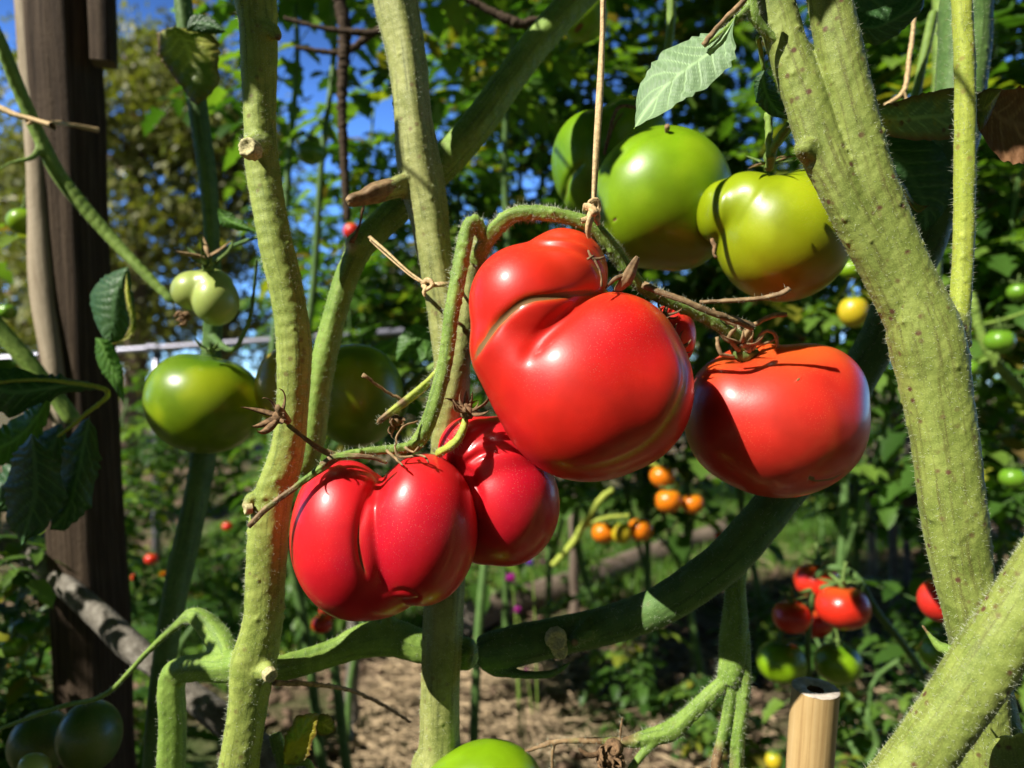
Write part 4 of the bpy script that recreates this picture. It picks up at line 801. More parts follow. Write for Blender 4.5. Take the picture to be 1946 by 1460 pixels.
v7 = vine('broad sunlit vine slanting across the bottom right corner', 1830, 1320, .34)
stem('stem', v7, [[(1250, 2250, .36, 116), (1600, 1640, .345, 118), (1710, 1490, .345, 112), (1800, 1365, .342, 112), (1868, 1265, .34, 118), (1930, 1170, .338, 114), (2010, 1040, .335, 110), (2080, 930, .335, 106), (2360, 480, .33, 100)]], M_S5, ridges=0.03, lump=0.03, hairs=2600, warts=60, seed=14)
stem('flower_stalk', v7, [[(1828, 1248, .35, 26), (1808, 1238, .352, 24), (1785, 1228, .354, 18), (1765, 1205, .356, 8), (1752, 1188, .357, 5)]], M_S3, voxel=0.0005, seed=15, browns=[(1752, 1190, .357, 20)])
v8 = vine('shaded thick vine with a swollen foot in the bottom right corner', 1910, 1420, .40)
stem('stem', v8, [[(1870, 1180, .45, 60), (1885, 1300, .44, 70), (1900, 1400, .42, 84), (1925, 1480, .41, 100), (1940, 1600, .41, 110), (1950, 2200, .42, 110)], [(1925, 1400, .39, 60), (1940, 1440, .385, 110), (1950, 1520, .385, 110)]], M_S5, hairs=600, seed=16, voxel=0.0012)

v10 = vine('dark curving vine sweeping under the red tomatoes to a blunt cut end', 1200, 1180, .5)
stem('stem', v10, [[(1850, -400, .57, 86), (1830, 120, .56, 90), (1800, 300, .555, 90), (1760, 440, .55, 84), (1705, 570, .545, 74), (1660, 665, .54, 72), (1610, 750, .535, 74), (1560, 850, .525, 74), (1480, 950, .505, 74), (1400, 1045, .488, 78), (1330, 1105, .482, 76), (1250, 1155, .485, 74), (1150, 1190, .497, 72), (1050, 1212, .495, 72), (960, 1232, .487, 74), (912, 1242, .487, 62)],
    [(930, 1245, .487, 60), (942, 1268, .485, 36), (965, 1278, .48, 20), (1010, 1283, .475, 16), (1050, 1280, .472, 15), (1075, 1266, .47, 11), (1085, 1256, .469, 5)], [(1120, 1195, .489, 40), (1095, 1214, .48, 26), (1092, 1222, .468, 20)]],
    M_SD, voxel=0.001, ridges=0.035, hairs=3600, hl=0.003, warts=60, seed=17, cuts=[(1060, 1215, .472, 12), (1064, 1232, .472, 18)], browns=[(1092, 1222, .468, 10)])
pruning_scar(v10, 1058, 1218, .468, 20, (0.05, -1, 0)); pruning_scar(v10, 1064, 1240, .470, 15, (0, -1, -0.2))
stem('fruiting_shoot', v10, [[(1392, 1052, .505, 60), (1396, 1110, .50, 40), (1396, 1160, .498, 44), (1394, 1210, .495, 52), (1392, 1260, .492, 52), (1382, 1300, .49, 42)],
    [(1408, 1200, .495, 30), (1412, 1280, .49, 30), (1410, 1340, .487, 26), (1402, 1400, .485, 26), (1398, 1480, .485, 26), (1395, 1560, .485, 26)], [(1388, 1280, .49, 26), (1385, 1340, .487, 22), (1375, 1390, .485, 20), (1362, 1440, .482, 18), (1350, 1500, .48, 18)],
    [(1378, 1295, .49, 28), (1350, 1320, .487, 28), (1310, 1358, .482, 30), (1275, 1388, .478, 36), (1230, 1402, .475, 30), (1190, 1410, .472, 20), (1140, 1408, .47, 13), (1085, 1408, .468, 10), (1050, 1412, .467, 9), (1000, 1428, .465, 7), (965, 1442, .463, 6), (955, 1470, .462, 5)],
    [(1262, 1390, .476, 22), (1240, 1412, .473, 18), (1215, 1440, .47, 15), (1190, 1475, .468, 13)], [(1052, 1412, .467, 8), (1050, 1440, .467, 7), (1048, 1490, .467, 7)], [(1178, 1408, .471, 6), (1180, 1385, .47, 5), (1183, 1362, .469, 5)]],
    M_S3, voxel=0.0006, ridges=0.06, lump=0.06, hairs=3200, hl=0.003, warts=30, seed=18, browns=[(1020, 1425, .465, 120), (1352, 1450, .481, 50), (1185, 1385, .47, 40), (1120, 1408, .469, 40)], smooth=3)
stem('lit_branch', v10, [[(900, 1245, .495, 60), (860, 1240, .50, 62), (800, 1228, .50, 60), (745, 1212, .50, 66), (690, 1218, .50, 62), (640, 1238, .495, 50), (580, 1258, .485, 48), (520, 1274, .472, 46), (490, 1280, .46, 44)], [(745, 1200, .50, 40), (735, 1178, .50, 26), (730, 1172, .50, 12)]], M_S3, hairs=900, seed=19, voxel=0.001)
sepals('withered_flower', v10, P(1165, 1425, .465), (-0.2, -0.7, -0.3), 12, U(44, .465), U(13, .465), M_SBD, curl=2.2, seed=12)
sepals('withered_flower', v10, P(1150, 1438, .465), (0.2, -0.7, -0.5), 9, U(40, .465), U(12, .465), M_SBD, curl=2.0, seed=13)
twig('dried_sepal', v10, [[(1150, 1430, .465, 9), (1120, 1436, .46, 11), (1100, 1424, .458, 5)]], M_SBD)

# thin shaded vines at the left, behind the first one
v11 = vine('slender green vine slanting down across the wooden post', 110, 350, .75)
stem('stem', v11, [[(-40, 0, .70, 20), (0, 80, .70, 24), (40, 180, .72, 26), (80, 270, .73, 26), (120, 345, .74, 28), (200, 440, .75, 24), (270, 515, .75, 20), (330, 575, .75, 18)], [(80, 272, .73, 14), (60, 300, .72, 12), (20, 310, .71, 9), (-30, 340, .70, 8)]], M_S3, hairs=500, seed=20, voxel=0.0014)
stem('side_stem', v11, [[(-60, 560, .75, 34), (10, 640, .76, 34), (80, 720, .77, 30), (140, 800, .78, 30)]], M_S3, seed=40, voxel=0.0014)
v12 = vine('shaded vine behind the left tomatoes, topped by a yellowing leaf', 385, 900, .68)
stem('stem', v12, [[(340, -60, .66, 34), (355, 60, .66, 34), (375, 200, .67, 36), (395, 340, .67, 34), (402, 450, .68, 30), (405, 600, .69, 34), (395, 760, .70, 42), (385, 870, .70, 46), (365, 980, .69, 46), (342, 1080, .68, 48), (325, 1170, .67, 44), (305, 1300, .67, 44), (290, 1500, .67, 44)],
    [(405, 500, .68, 18), (440, 470, .65, 12), (492, 450, .60, 11)], [(400, 640, .69, 20), (440, 665, .66, 12), (470, 620, .64, 12), (482, 560, .62, 11), (488, 490, .60, 10)]], M_SD, hairs=700, seed=21, voxel=0.0013)
leaf(v12, [(330, 50), (302, 62), (298, 90), (312, 125), (335, 150), (352, 178), (372, 200)], [(330, 50), (372, 58), (405, 66), (416, 100), (414, 150), (402, 180), (372, 200)], .62, M_LY, bulge=18, curl=8, seed=11, teeth=5)
leaf(v12, [(352, 60), (365, 30), (400, 32), (432, 62)], [(352, 60), (380, 62), (410, 66), (432, 62)], .62, M_LDK, bulge=6, seed=12)
leaf(v12, [(412, 395), (430, 400), (460, 420), (490, 442)], [(412, 395), (418, 425), (450, 438), (490, 442)], .6, M_LG, bulge=6, seed=13)
leaf(v12, [(245, 505), (200, 525), (172, 560), (180, 610), (200, 650)], [(245, 505), (252, 560), (258, 610), (240, 645), (200, 650)], .68, M_LDK, bulge=30, seed=14)
leaf(v12, [(240, 505), (236, 560), (246, 610), (236, 640), (212, 655)], [(240, 505), (248, 560), (260, 610), (252, 640), (212, 655)], .66, M_LY, bulge=5, seed=15)
leaf(v12, [(180, 640), (185, 690), (210, 730), (238, 775)], [(180, 640), (210, 650), (232, 700), (238, 775)], .67, M_LG, bulge=12, seed=16)
for i, (l, r, Y, m) in enumerate([
    ([(205, 745), (150, 720), (90, 712), (20, 700), (-40, 690)], [(205, 745), (150, 745), (90, 762), (20, 790), (-40, 760)], .60, M_LDK), ([(100, 730), (60, 770), (20, 800), (-40, 830)], [(100, 730), (90, 800), (40, 870), (-40, 900)], .62, M_LG),
    ([(170, 790), (130, 830), (110, 900), (100, 980), (90, 1010)], [(170, 790), (190, 850), (180, 930), (150, 990), (90, 1010)], .60, M_LDK), ([(120, 800), (50, 840), (0, 900), (-30, 980)], [(120, 800), (130, 880), (80, 960), (-30, 980)], .64, M_LDK),
    ([(60, 820), (20, 880), (10, 960), (40, 1040)], [(60, 820), (110, 880), (120, 960), (40, 1040)], .58, M_LDK)]):
    leaf(v11, l, r, Y, m, bulge=24, seed=30 + i, teeth=7)
twig('petiole', v11, [[(-30, 730, .60, 6), (60, 722, .60, 7), (140, 728, .60, 8), (205, 746, .60, 9), (160, 790, .60, 8), (110, 830, .60, 6)]], M_S6)
v13 = vine('small broken shoot with a blotched leaf at the bottom left of centre', 550, 1420, .47)
stem('stem', v13, [[(522, 1395, .47, 24), (530, 1420, .47, 26), (545, 1470, .47, 28), (555, 1560, .47, 28)], [(545, 1450, .47, 18), (585, 1452, .468, 14), (600, 1500, .468, 14)]], M_S3, hairs=300, seed=22, voxel=0.0007)
leaf(v13, [(538, 1455), (540, 1410), (555, 1375), (580, 1356), (608, 1356)], [(538, 1455), (575, 1450), (590, 1425), (598, 1395), (608, 1356)], .462, M_LYG, bulge=6, seed=17, teeth=4, tilt=-14, curl=-6)
leaf(v13, [(600, 1362), (615, 1356), (632, 1365), (640, 1390)], [(600, 1362), (598, 1385), (612, 1400), (640, 1390)], .466, M_LY, bulge=10, seed=18)
v14 = vine('thin shoots with rounded leaves between the first and middle vines', 780, 680, .75)
leaf(v14, [(800, 690), (780, 640), (758, 645), (752, 690)], [(800, 690), (830, 680), (820, 650), (752, 690)], .72, M_LG, bulge=8, seed=19)
leaf(v14, [(815, 625), (790, 615), (765, 630), (760, 655)], [(815, 625), (820, 660), (795, 668), (760, 655)], .73, M_LG, bulge=8, seed=20)
leaf(v14, [(755, 640), (720, 650), (700, 668), (690, 680)], [(755, 640), (750, 665), (720, 680), (690, 680)], .75, M_LG, bulge=8, seed=23)
stem('stem', v14, [[(830, 690, .62, 14), (800, 720, .62, 22), (775, 745, .62, 24), (760, 790, .63, 20)]], M_S3, voxel=0.001, seed=24)
v15 = vine('green shoots behind the spotted leaf at the upper right', 1720, 180, .8)
for k_, pl_ in enumerate([[(1790, -40, .9, 34), (1790, 120, .9, 34), (1785, 260, .9, 34), (1770, 500, .92, 36), (1765, 900, .95, 36)], [(1775, 20, .7, 20), (1755, 110, .7, 18), (1735, 200, .7, 18), (1700, 300, .72, 14)], [(1275, -40, .6, 20), (1275, 40, .6, 20), (1268, 100, .6, 18), (1255, 150, .6, 14)]]): stem('stem', v15, [pl_], M_S3, hairs=150, seed=25 + k_, voxel=0.0014)
twig('dried_tie', v15, [[(1742, -20, .6, 8), (1735, 60, .6, 8), (1728, 110, .6, 9), (1718, 172, .6, 9), (1682, 200, .6, 7)], [(1716, 172, .6, 8), (1726, 200, .6, 7)]], M_RAF)
v16 = vine('fine hanging dry twigs against the sky above the middle', 900, 30, .8)
twig('twig', v16, [[(860, -20, .8, 12), (920, 15, .8, 14), (985, 45, .8, 20), (1020, 38, .8, 14), (1080, 30, .8, 12)], [(540, 35, .9, 8), (620, 55, .9, 9), (690, 62, .9, 14), (730, 60, .9, 8)], [(560, 90, .95, 8), (650, 100, .95, 12), (700, 70, .95, 14), (760, 30, .95, 10)], [(640, -20, .95, 24), (655, 60, .95, 24), (650, 200, .95, 18), (660, 420, .95, 14)]], M_POST, rnd=0.12)

# ------------------------------------------------------------------ the large tomatoes
t1 = tomato('largest red beefsteak tomato, deeply lobed with a brown scar line, in the centre', [
    (1004, 580, 8, 112, 118, 108, 25), (1072, 516, 22, 86, 86, 88), (965, 660, 4, 72, 84, 90), (1000, 715, 6, 82, 115, 110, 20), (1118, 748, -4, 172, 166, 150, 8), (1165, 665, 2, 118, 108, 128), (1205, 745, 0, 108, 138, 136, -6)], .425, M_T1,
    k=8, centre=(1090, 700), seed=1, noise_amp=0.8, level=8,
    grooves=[([(1160, 556), (1120, 556), (1060, 562), (1000, 572), (955, 605), (925, 640), (905, 675), (893, 705)], 9, 6, 3.0, 0.7, 4.2), ([(1150, 548), (1108, 572), (1072, 600), (1040, 630), (1012, 662), (985, 705)], 15, 7, 0, 0),
             ([(1160, 545), (1125, 490), (1060, 464), (985, 470)], 9, 7, 0, 0), ([(1162, 515), (1125, 465), (1075, 448), (1010, 448)], 7, 6, 0, 0), ([(1150, 470), (1110, 440), (1060, 436)], 6, 3, 0, 0),
             ([(1250, 590), (1298, 690), (1290, 760), (1240, 835), (1160, 880), (1060, 895)], 6, 2.2, 0, 1.2, 3)],
    tints=[(1100, 470, 0, 95, .6), (1200, 600, 0, 70, .6), (1290, 690, 20, 60, .7)], golds=[(1305, 700, 30, 40, .5)])
twig('dry_fleck', t1, [[(1118, 476, .405, 4), (1128, 492, .402, 7), (1150, 488, .402, 4)], [(1128, 492, .402, 5), (1142, 520, .40, 4), (1143, 545, .398, 5)], [(1128, 486, .402, 4), (1116, 494, .402, 5)]], M_SBD)
t2 = tomato('crimson two lobed tomato lowest on the left of the group', [
    (668, 1025, 0, 112, 150, 118, 6), (805, 1002, -14, 104, 142, 112), (705, 1105, 6, 100, 70, 92), (650, 960, 0, 80, 78, 80)], .43, M_T2,
    k=4, centre=(740, 1020), seed=2, noise_amp=1.0, level=8,
    grooves=[([(745, 872), (715, 915), (692, 965), (682, 1020), (690, 1080), (702, 1125)], 12, 7, 0, 0), ([(684, 980), (681, 1030), (687, 1070), (702, 1105)], 4, 1.5, 1.0, 0.2, 2.0), ([(880, 870), (905, 930), (913, 990)], 8, 4, 0, 0),
             ([(735, 1130), (765, 1122), (795, 1136), (770, 1142), (740, 1134)], 5, 2.5, 0.5, 0, 1.2), ([(760, 868), (720, 930), (700, 960)], 18, 5, 0, 0)],
    dimples=[(735, 868, 20, 40, 14)], tints=[(820, 870, 0, 60, .4), (860, 1100, 0, 60, .3)])
t3 = tomato('crimson folded tomato tucked behind, left of the largest red one', [
    (898, 858, 0, 66, 68, 70), (945, 880, 8, 92, 88, 90), (962, 958, 6, 102, 118, 108), (920, 1010, 20, 70, 66, 80)], .455, M_T2,
    k=4, centre=(945, 935), seed=3, noise_amp=0.8, level=7,
    grooves=[([(1000, 860), (960, 852), (915, 862), (878, 884), (862, 880)], 8, 6, 0, 0), ([(862, 872), (890, 900), (908, 940), (915, 990)], 9, 6, 0, 0), ([(955, 800), (905, 830), (875, 870)], 8, 5, 0, 0)], tints=[(890, 800, 0, 40, .4)])
t4 = tomato('broad orange red tomato on the right with dried curling sepals', [
    (1478, 805, 0, 160, 140, 150), (1538, 745, 4, 100, 92, 110), (1385, 790, 4, 80, 112, 110), (1440, 720, 20, 82, 70, 90)], .468, M_T4,
    k=9, centre=(1470, 800), seed=4, noise_amp=1.3, level=8,
    grooves=[([(1530, 905), (1545, 915), (1580, 912), (1610, 895)], 5, 2, 1.0, 0, 2.0), ([(1535, 908), (1550, 912)], 7, 2, 1.4, 0, 4), ([(1515, 720), (1518, 724)], 5, -2.0, 1.5, 0, 4), ([(1560, 690), (1615, 780), (1610, 870)], 24, 3, 0, 0)],
    dimples=[(1410, 672, -20, 42, 26)], tints=[(1500, 660, -10, 110, .9), (1360, 690, -10, 60, .7)])
for k, (ax, n, L, cu, sd) in enumerate([((-0.1, -0.3, 0.9), 7, 62, 1.5, 3), ((0.2, -0.4, 0.8), 5, 78, 0.5, 6)]):
    sepals('dried_calyx', t4, P(1412, 652, .46), ax, n, U(L, .46), U(7, .46), M_SB, curl=cu, seed=sd)
twig('dried_sepal', t4, [[(1425, 668, 0.460, 9), (1415, 640, 0.455, 9), (1440, 612, 0.452, 9), (1470, 600, 0.450, 11), (1495, 598, 0.448, 9)], [(1430, 665, 0.460, 7), (1450, 632, 0.455, 7), (1472, 634, 0.454, 8), (1478, 662, 0.456, 6)], [(1405, 668, 0.460, 9), (1385, 640, 0.456, 8), (1398, 622, 0.454, 7), (1372, 606, 0.452, 6), (1355, 586, 0.450, 4)], [(1395, 678, 0.458, 7), (1370, 672, 0.454, 8), (1362, 640, 0.454, 7)], [(1420, 670, 0.460, 12), (1424, 640, 0.456, 12), (1420, 615, 0.454, 6)]], M_SB)
twig('green_calyx', t4, [[(1395, 655, 0.472, 10), (1400, 668, 0.464, 22), (1412, 678, 0.462, 24), (1440, 668, 0.464, 12)]], M_CG)
t7 = tomato('small glimpse of a red tomato behind the largest one, under its stalk', [(1275, 640, 0, 46, 62, 60)], .475, M_T4, level=5, k=4, seed=5)
for k, (p, sd) in enumerate([((1288, 660, .45), 5), ((1262, 600, .44), 7)]):
    sepals('dried_calyx', t7, P(*p), (0.4, -0.5, 0.6), 6, U(44, .45), U(6, .45), M_SBD, curl=1.3, seed=sd)

t5 = tomato('smooth lime green tomato hanging just right of the raffia string', [(1258, 372, 0, 130, 128, 125), (1225, 400, 4, 100, 105, 110), (1290, 430, 6, 90, 82, 95)], .56, M_TG, k=8, centre=(1255, 380), seed=6, noise_amp=1.2,
    grooves=[([(1268, 240), (1215, 262), (1160, 320)], 10, 3, 0, 0), ([(1166, 416), (1170, 420)], 5, 2, 1.3, 0, 4)], dimples=[(1275, 245, 10, 34, 10)], tip=(1270, 510, -20, 110, .55), tints=[(1330, 270, 20, 70, .5), (1200, 260, 20, 50, .5)])
twig('pedicel_stub', t5, [[(1270, 262, .53, 6), (1267, 248, .525, 9), (1268, 240, .522, 11)]], M_SB)
t5b = tomato('dark green lobed tomato half hidden behind the lime green one', [(1135, 320, 0, 86, 108, 90, 14), (1190, 270, -6, 78, 74, 80), (1160, 380, 10, 70, 60, 80)], .64, M_TG, k=3, centre=(1150, 315), seed=7, noise_amp=1.2,
    grooves=[([(1200, 198), (1172, 222), (1158, 260), (1145, 300)], 10, 8, 0.9, 0, 3), ([(1120, 300), (1080, 340), (1070, 400)], 6, 5, 0.6, 0, 1.5)], tints=[(1110, 330, 0, 90, .9)])
twig('dried_thread', t5b, [[(1210, 205, .595, 7), (1180, 202, .59, 7), (1165, 225, .588, 7), (1158, 255, .59, 8), (1148, 295, .595, 6)]], M_SBD)
t6 = tomato('yellow green tomato with a side bulge, resting against the right vine', [(1487, 452, 0, 124, 122, 124), (1425, 402, 2, 74, 78, 88), (1364, 402, 6, 36, 56, 60, -6), (1520, 400, 4, 80, 78, 90)], .51, M_TG2, k=6, centre=(1460, 435), seed=8, noise_amp=1.2, level=8,
    grooves=[([(1400, 330), (1366, 370), (1360, 420), (1374, 455)], 7, 3, 0, 0), ([(1430, 350), (1400, 400), (1378, 450)], 14, 1.6, 0, 0), ([(1460, 340), (1420, 400), (1385, 460)], 7, 1.0, 0, 0)], dimples=[(1462, 325, -10, 50, 14)], tip=(1500, 600, -30, 110, 1.0), tints=[(1540, 330, 0, 50, .6), (1400, 330, 0, 40, .4)])
sepals('calyx', t6, P(1464, 316, .49), (0, -0.2, 0.9), 6, U(44, .49), U(7, .49), M_CG, curl=-0.1, seed=5)
sepals('dried_calyx', t6, P(1464, 312, .488), (-0.2, -0.2, 0.9), 5, U(56, .49), U(5, .49), M_SB, curl=-0.3, seed=6)
twig('pedicel', t6, [[(1464, 325, .492, 24), (1464, 300, .488, 26), (1470, 280, .485, 16), (1490, 258, .48, 14), (1505, 230, .47, 13)]], M_CG)
twig('dried_blossom_end', t6, [[(1352, 455, .48, 7), (1358, 470, .478, 9), (1356, 482, .477, 5), (1362, 490, .476, 6)]], M_SBD)
t8 = tomato('round dark green tomato with painted streaks of light hanging left of the first vine', [(386, 766, 0, 100, 93, 100), (412, 772, 0, 84, 84, 86), (360, 748, 0, 72, 74, 76)], .64, M_TD, k=8, centre=(388, 765), seed=9, noise_amp=1.5, dimples=[(400, 676, -10, 40, 10)], tints=[(410, 690, -20, 70, .9)])
sepals('calyx', t8, P(400, 668, .63), (0, 0, 1), 6, U(36, .63), U(6, .63), M_CG, curl=0.3, seed=8)
t9 = tomato('yellow streaked tomato peeping out on the left of the first vine', [(562, 738, 0, 74, 84, 80)], .62, M_TY, k=5, level=6, seed=10)
t9b = tomato('shaded green tomato between the diagonal vine and the yellow stub', [(680, 752, 0, 86, 98, 90), (640, 740, 0, 60, 80, 80)], .60, M_TD, k=6, seed=11, level=6)
t10 = tomato('small pale green two lobed tomato under a dried calyx', [(368, 553, 0, 41, 38, 40), (412, 572, -4, 42, 48, 46), (400, 540, 4, 40, 30, 40)], .62, M_TP, k=2.5, centre=(392, 565), seed=12, level=6, tints=[(400, 600, 0, 40, .6)])
sepals('calyx', t10, P(396, 505, .605), (0, -0.3, 0.8), 7, U(64, .6), U(8, .6), M_CG, curl=0.9, seed=9)
sepals('dried_calyx', t10, P(392, 490, .60), (-0.2, -0.4, 0.9), 6, U(64, .6), U(7, .6), M_SB, curl=0.2, seed=14)
sepals('withered_flower', t10, P(352, 602, .60), (-0.5, -0.5, -0.2), 8, U(26, .6), U(7, .6), M_SBD, curl=1.8, seed=15)
t13 = tomato('shaded green tomato with a yellow blush near the bottom left corner', [(170, 1400, 0, 56, 66, 60)], .6, M_TDIM, k=3, level=5, seed=13)
t13b = tomato('dim green tomato in the bottom left corner, left of the blushing one', [(78, 1410, 0, 54, 58, 60)], .63, M_TDIM, k=3, level=5, seed=14)
t13c = tomato('little pale green oval tomato at the very bottom left', [(66, 1458, 0, 30, 24, 24, -25)], .57, M_TP, k=3, level=5, seed=15)
t14 = tomato('top of a bright green tomato at the bottom edge of the middle', [(925, 1500, 0, 108, 86, 90, 8), (860, 1510, 0, 60, 60, 60)], .46, M_TG, k=8, level=6, seed=16)
t21 = tomato('dark spotted tomato at the top edge beside the raffia string', [(1108, 30, 0, 46, 48, 48)], .72, M_TG, k=5, level=6, seed=17, grooves=[([(1095, 50), (1105, 58)], 10, 3, 1.5, 0, 10)], tints=[(1108, 30, -40, 60, .9)])
twig('pedicel', t21, [[(1108, -12, .72, 8), (1112, -50, .72, 8), (1118, -90, .715, 9)]], M_SD)

# small fruits further off: one shape per kind, copies share its mesh
D_, F_ = ico(4); D_ = D_ / np.linalg.norm(D_, axis=1)[:, None]
def ball(name, mat, sq, rib, nrib, seed):
    th = np.arctan2(D_[:, 1], D_[:, 0]); up = D_[:, 2]; r = 1 - rib * np.abs(np.sin(nrib * th / 2)) ** 0.5 * 0 - rib * (0.5 + 0.5 * np.cos(nrib * th)) * np.clip(1 - up * up, 0, 1) * 0.8 - 0.16 * np.exp(-((1 - up) / 0.10)) + 0.02 * fbm(D_, 2.5, seed)
    V = D_ * r[:, None] * [1, 1, sq]; return mesh(name, V, F_, {'scar': np.zeros(len(V)), 'gold': np.zeros(len(V)), 'tip': np.zeros(len(V)), 'tint': np.exp(-((1 - up) / 0.35) ** 2)}, [mat])
def calyx_data(mat):
    e = bpy.data.objects.new('x', None); o = sepals('c', None, np.array([0, 0, 0.86]), (0, 0, 1), 6, 0.85, 0.13, mat, curl=0.1, seed=3); t = spline([[0, 0, .86, .09], [0.02, 0, 1.2, .07], [0.12, 0.05, 1.7, .07]], .1); v, f = tube_vf(t, 7)
    d = o.data; bpy.data.objects.remove(o); return d, mesh('ped', v, f, None, [mat])
CAL, PED = calyx_data(M_CG)
for m_ in (M_SR, M_SO, M_SY, M_SG): pass
BM = {'red': ball('red', M_SR, .86, .03, 5, 1), 'orange': ball('orange', M_SO, .9, .02, 4, 2), 'yellow': ball('yellow', M_SY, 1.1, .02, 4, 3), 'green': ball('green', M_SG, .88, .04, 6, 4), 'lime': ball('lime', M_TG, .88, .04, 6, 5), 'orangered': ball('orangered', M_T4, 1.05, .03, 5, 6)}
def small(kind, px, py, Y, r, label, rx=0, ry=0, group='small tomatoes in the background'):
    e = empty('tomato', P(px, py, Y), label, 'tomato', group); s = U(r, Y); e.scale = (s, s, s); e.rotation_euler = (rx, ry, px)
    for nm, d in (('fruit', BM[kind]), ('calyx', CAL), ('pedicel', PED)): link(nm, d, e)
for a in [
    ('red', 1602, 1153, .95, 50, 'brightest small red tomato of the truss above the bamboo stake'), ('red', 1553, 1105, 1.0, 42, 'shaded red tomato topmost in the truss above the bamboo stake'), ('red', 1505, 1172, .96, 36, 'shaded small red tomato on the left side of the truss above the bamboo'),
    ('red', 1548, 1182, 1.02, 34, 'hidden red tomato in the middle of the truss above the bamboo'), ('lime', 1486, 1258, .98, 46, 'shaded green tomato just left above the bamboo stake'), ('lime', 1592, 1260, 1.0, 44, 'shaded green tomato right behind the bamboo stake top'),
    ('orangered', 1786, 1140, .70, 40, 'orange red tomato peeping from behind the right vine, low down'), ('lime', 1792, 1240, .8, 42, 'green tomato under the orange one by the lower right vine'),
    ('orange', 1147, 1012, 1.8, 23, 'left orange cherry tomato of the lower trio over the grass'), ('yellow', 1181, 1012, 1.78, 20, 'yellow green cherry tomato in the middle of the lower trio over the grass'), ('orange', 1217, 1006, 1.8, 25, 'right orange cherry tomato of the lower trio over the grass'),
    ('orange', 1258, 905, 1.7, 24, 'topmost orange cherry tomato below the largest red tomato'), ('orange', 1270, 952, 1.68, 26, 'left orange cherry tomato of the upper trio'), ('orange', 1316, 957, 1.7, 22, 'right orange cherry tomato of the upper trio, near the orange red tomato'),
    ('yellow', 1622, 592, 1.2, 28, 'yellow ripening tomato beside the right vine'), ('lime', 1618, 512, 1.1, 22, 'lime green tomato above the yellow ripening one'), ('green', 1900, 648, 1.2, 27, 'bright green tomato at the right between leaves'),
    ('green', 1935, 555, 1.2, 20, 'bright green tomato cut by the right edge'), ('green', 1840, 700, 1.25, 20, 'small green tomato right of the vine fork'), ('green', 1925, 908, 1.3, 24, 'dark green tomato low at the right edge'), ('green', 1938, 745, 1.3, 20, 'green tomato at the right edge above the pale stick'),
    ('red', 1450, 600, 2.2, 14, 'tiny red tomato under the yellow green tomato'), ('red', 1522, 643, 2.1, 11, 'tiny red tomato above the orange red tomato'), ('red', 1368, 1016, 2.6, 11, 'tiny red tomato beyond the log edging'), ('red', 1895, 1128, 1.5, 14, 'tiny red tomato between the two vines at lower right'),
    ('red', 612, 1186, 1.15, 20, 'lower small red tomato left of the crimson lobed one'), ('red', 626, 1160, 1.17, 20, 'upper small red tomato under the crimson lobed one'), ('lime', 45, 420, .92, 29, 'dim green tomato left of the wooden post'), ('green', 14, 592, .9, 17, 'small green tomato at the left edge of the picture'),
    ('green', 590, 290, 1.1, 26, 'dim green tomato in shade right of the first vine'), ('orangered', 668, 440, 1.4, 16, 'dull red tomato behind the cut end of the diagonal vine'), ('green', 50, 1200, 1.0, 30, 'dim green tomato among leaves at lower left'), ('green', 28, 1228, .9, 24, 'small green tomato at the lower left edge'),
    ('red', 432, 1000, 2.2, 10, 'tiny red tomato left of the first vine above the ground'), ('red', 288, 1062, 1.9, 13, 'tiny red tomato right of the wooden post, higher'), ('red', 257, 1097, 1.9, 8, 'tiny red tomato right of the wooden post, lower'), ('red', 25, 1262, 1.4, 8, 'tiny red tomato in the lower left leaves'),
    ('yellow', 1470, 1445, 1.4, 16, 'yellow bud like tomato left of the bamboo stake foot')]:
    small(*a)
# trusses that carry them
tr = vine('thin arching fruit truss of small red tomatoes above the bamboo stake', 1560, 1120, .98)
twig('stem', tr, [[(1760, 1290, .95, 14), (1720, 1230, .95, 14), (1665, 1160, .95, 14), (1625, 1095, .96, 15), (1580, 1080, .97, 15), (1550, 1100, .98, 14), (1540, 1150, .98, 14), (1535, 1230, .98, 12), (1540, 1330, 1.0, 10)], [(1545, 1120, .98, 10), (1515, 1130, .97, 9)], [(1545, 1120, .98, 10), (1590, 1110, .96, 9)]], M_SD, rnd=0.03)
twig('cut_tip', tr, [[(1760, 1280, .945, 12), (1772, 1295, .943, 17)]], M_BAMC)
tr = vine('pale green truss stalk above the orange cherry trio', 1130, 980, 1.8)
twig('stem', tr, [[(1050, 1075, 1.8, 12), (1090, 1030, 1.8, 14), (1110, 995, 1.8, 12), (1140, 950, 1.8, 12), (1165, 930, 1.8, 10)], [(1110, 1000, 1.8, 9), (1150, 985, 1.8, 8), (1195, 980, 1.8, 7)], [(1235, 880, 1.7, 9), (1270, 900, 1.7, 8), (1290, 930, 1.7, 7)]], M_S6)
tr = vine('green stalks carrying the green tomatoes at the right edge', 1870, 640, 1.25)
twig('stem', tr, [[(1845, 560, 1.25, 18), (1870, 650, 1.25, 18), (1910, 710, 1.25, 20), (1990, 790, 1.25, 20)], [(1850, 620, 1.25, 8), (1900, 610, 1.25, 7), (1960, 590, 1.25, 6)], [(1860, 690, 1.25, 6), (1900, 670, 1.25, 6)]], M_S3)

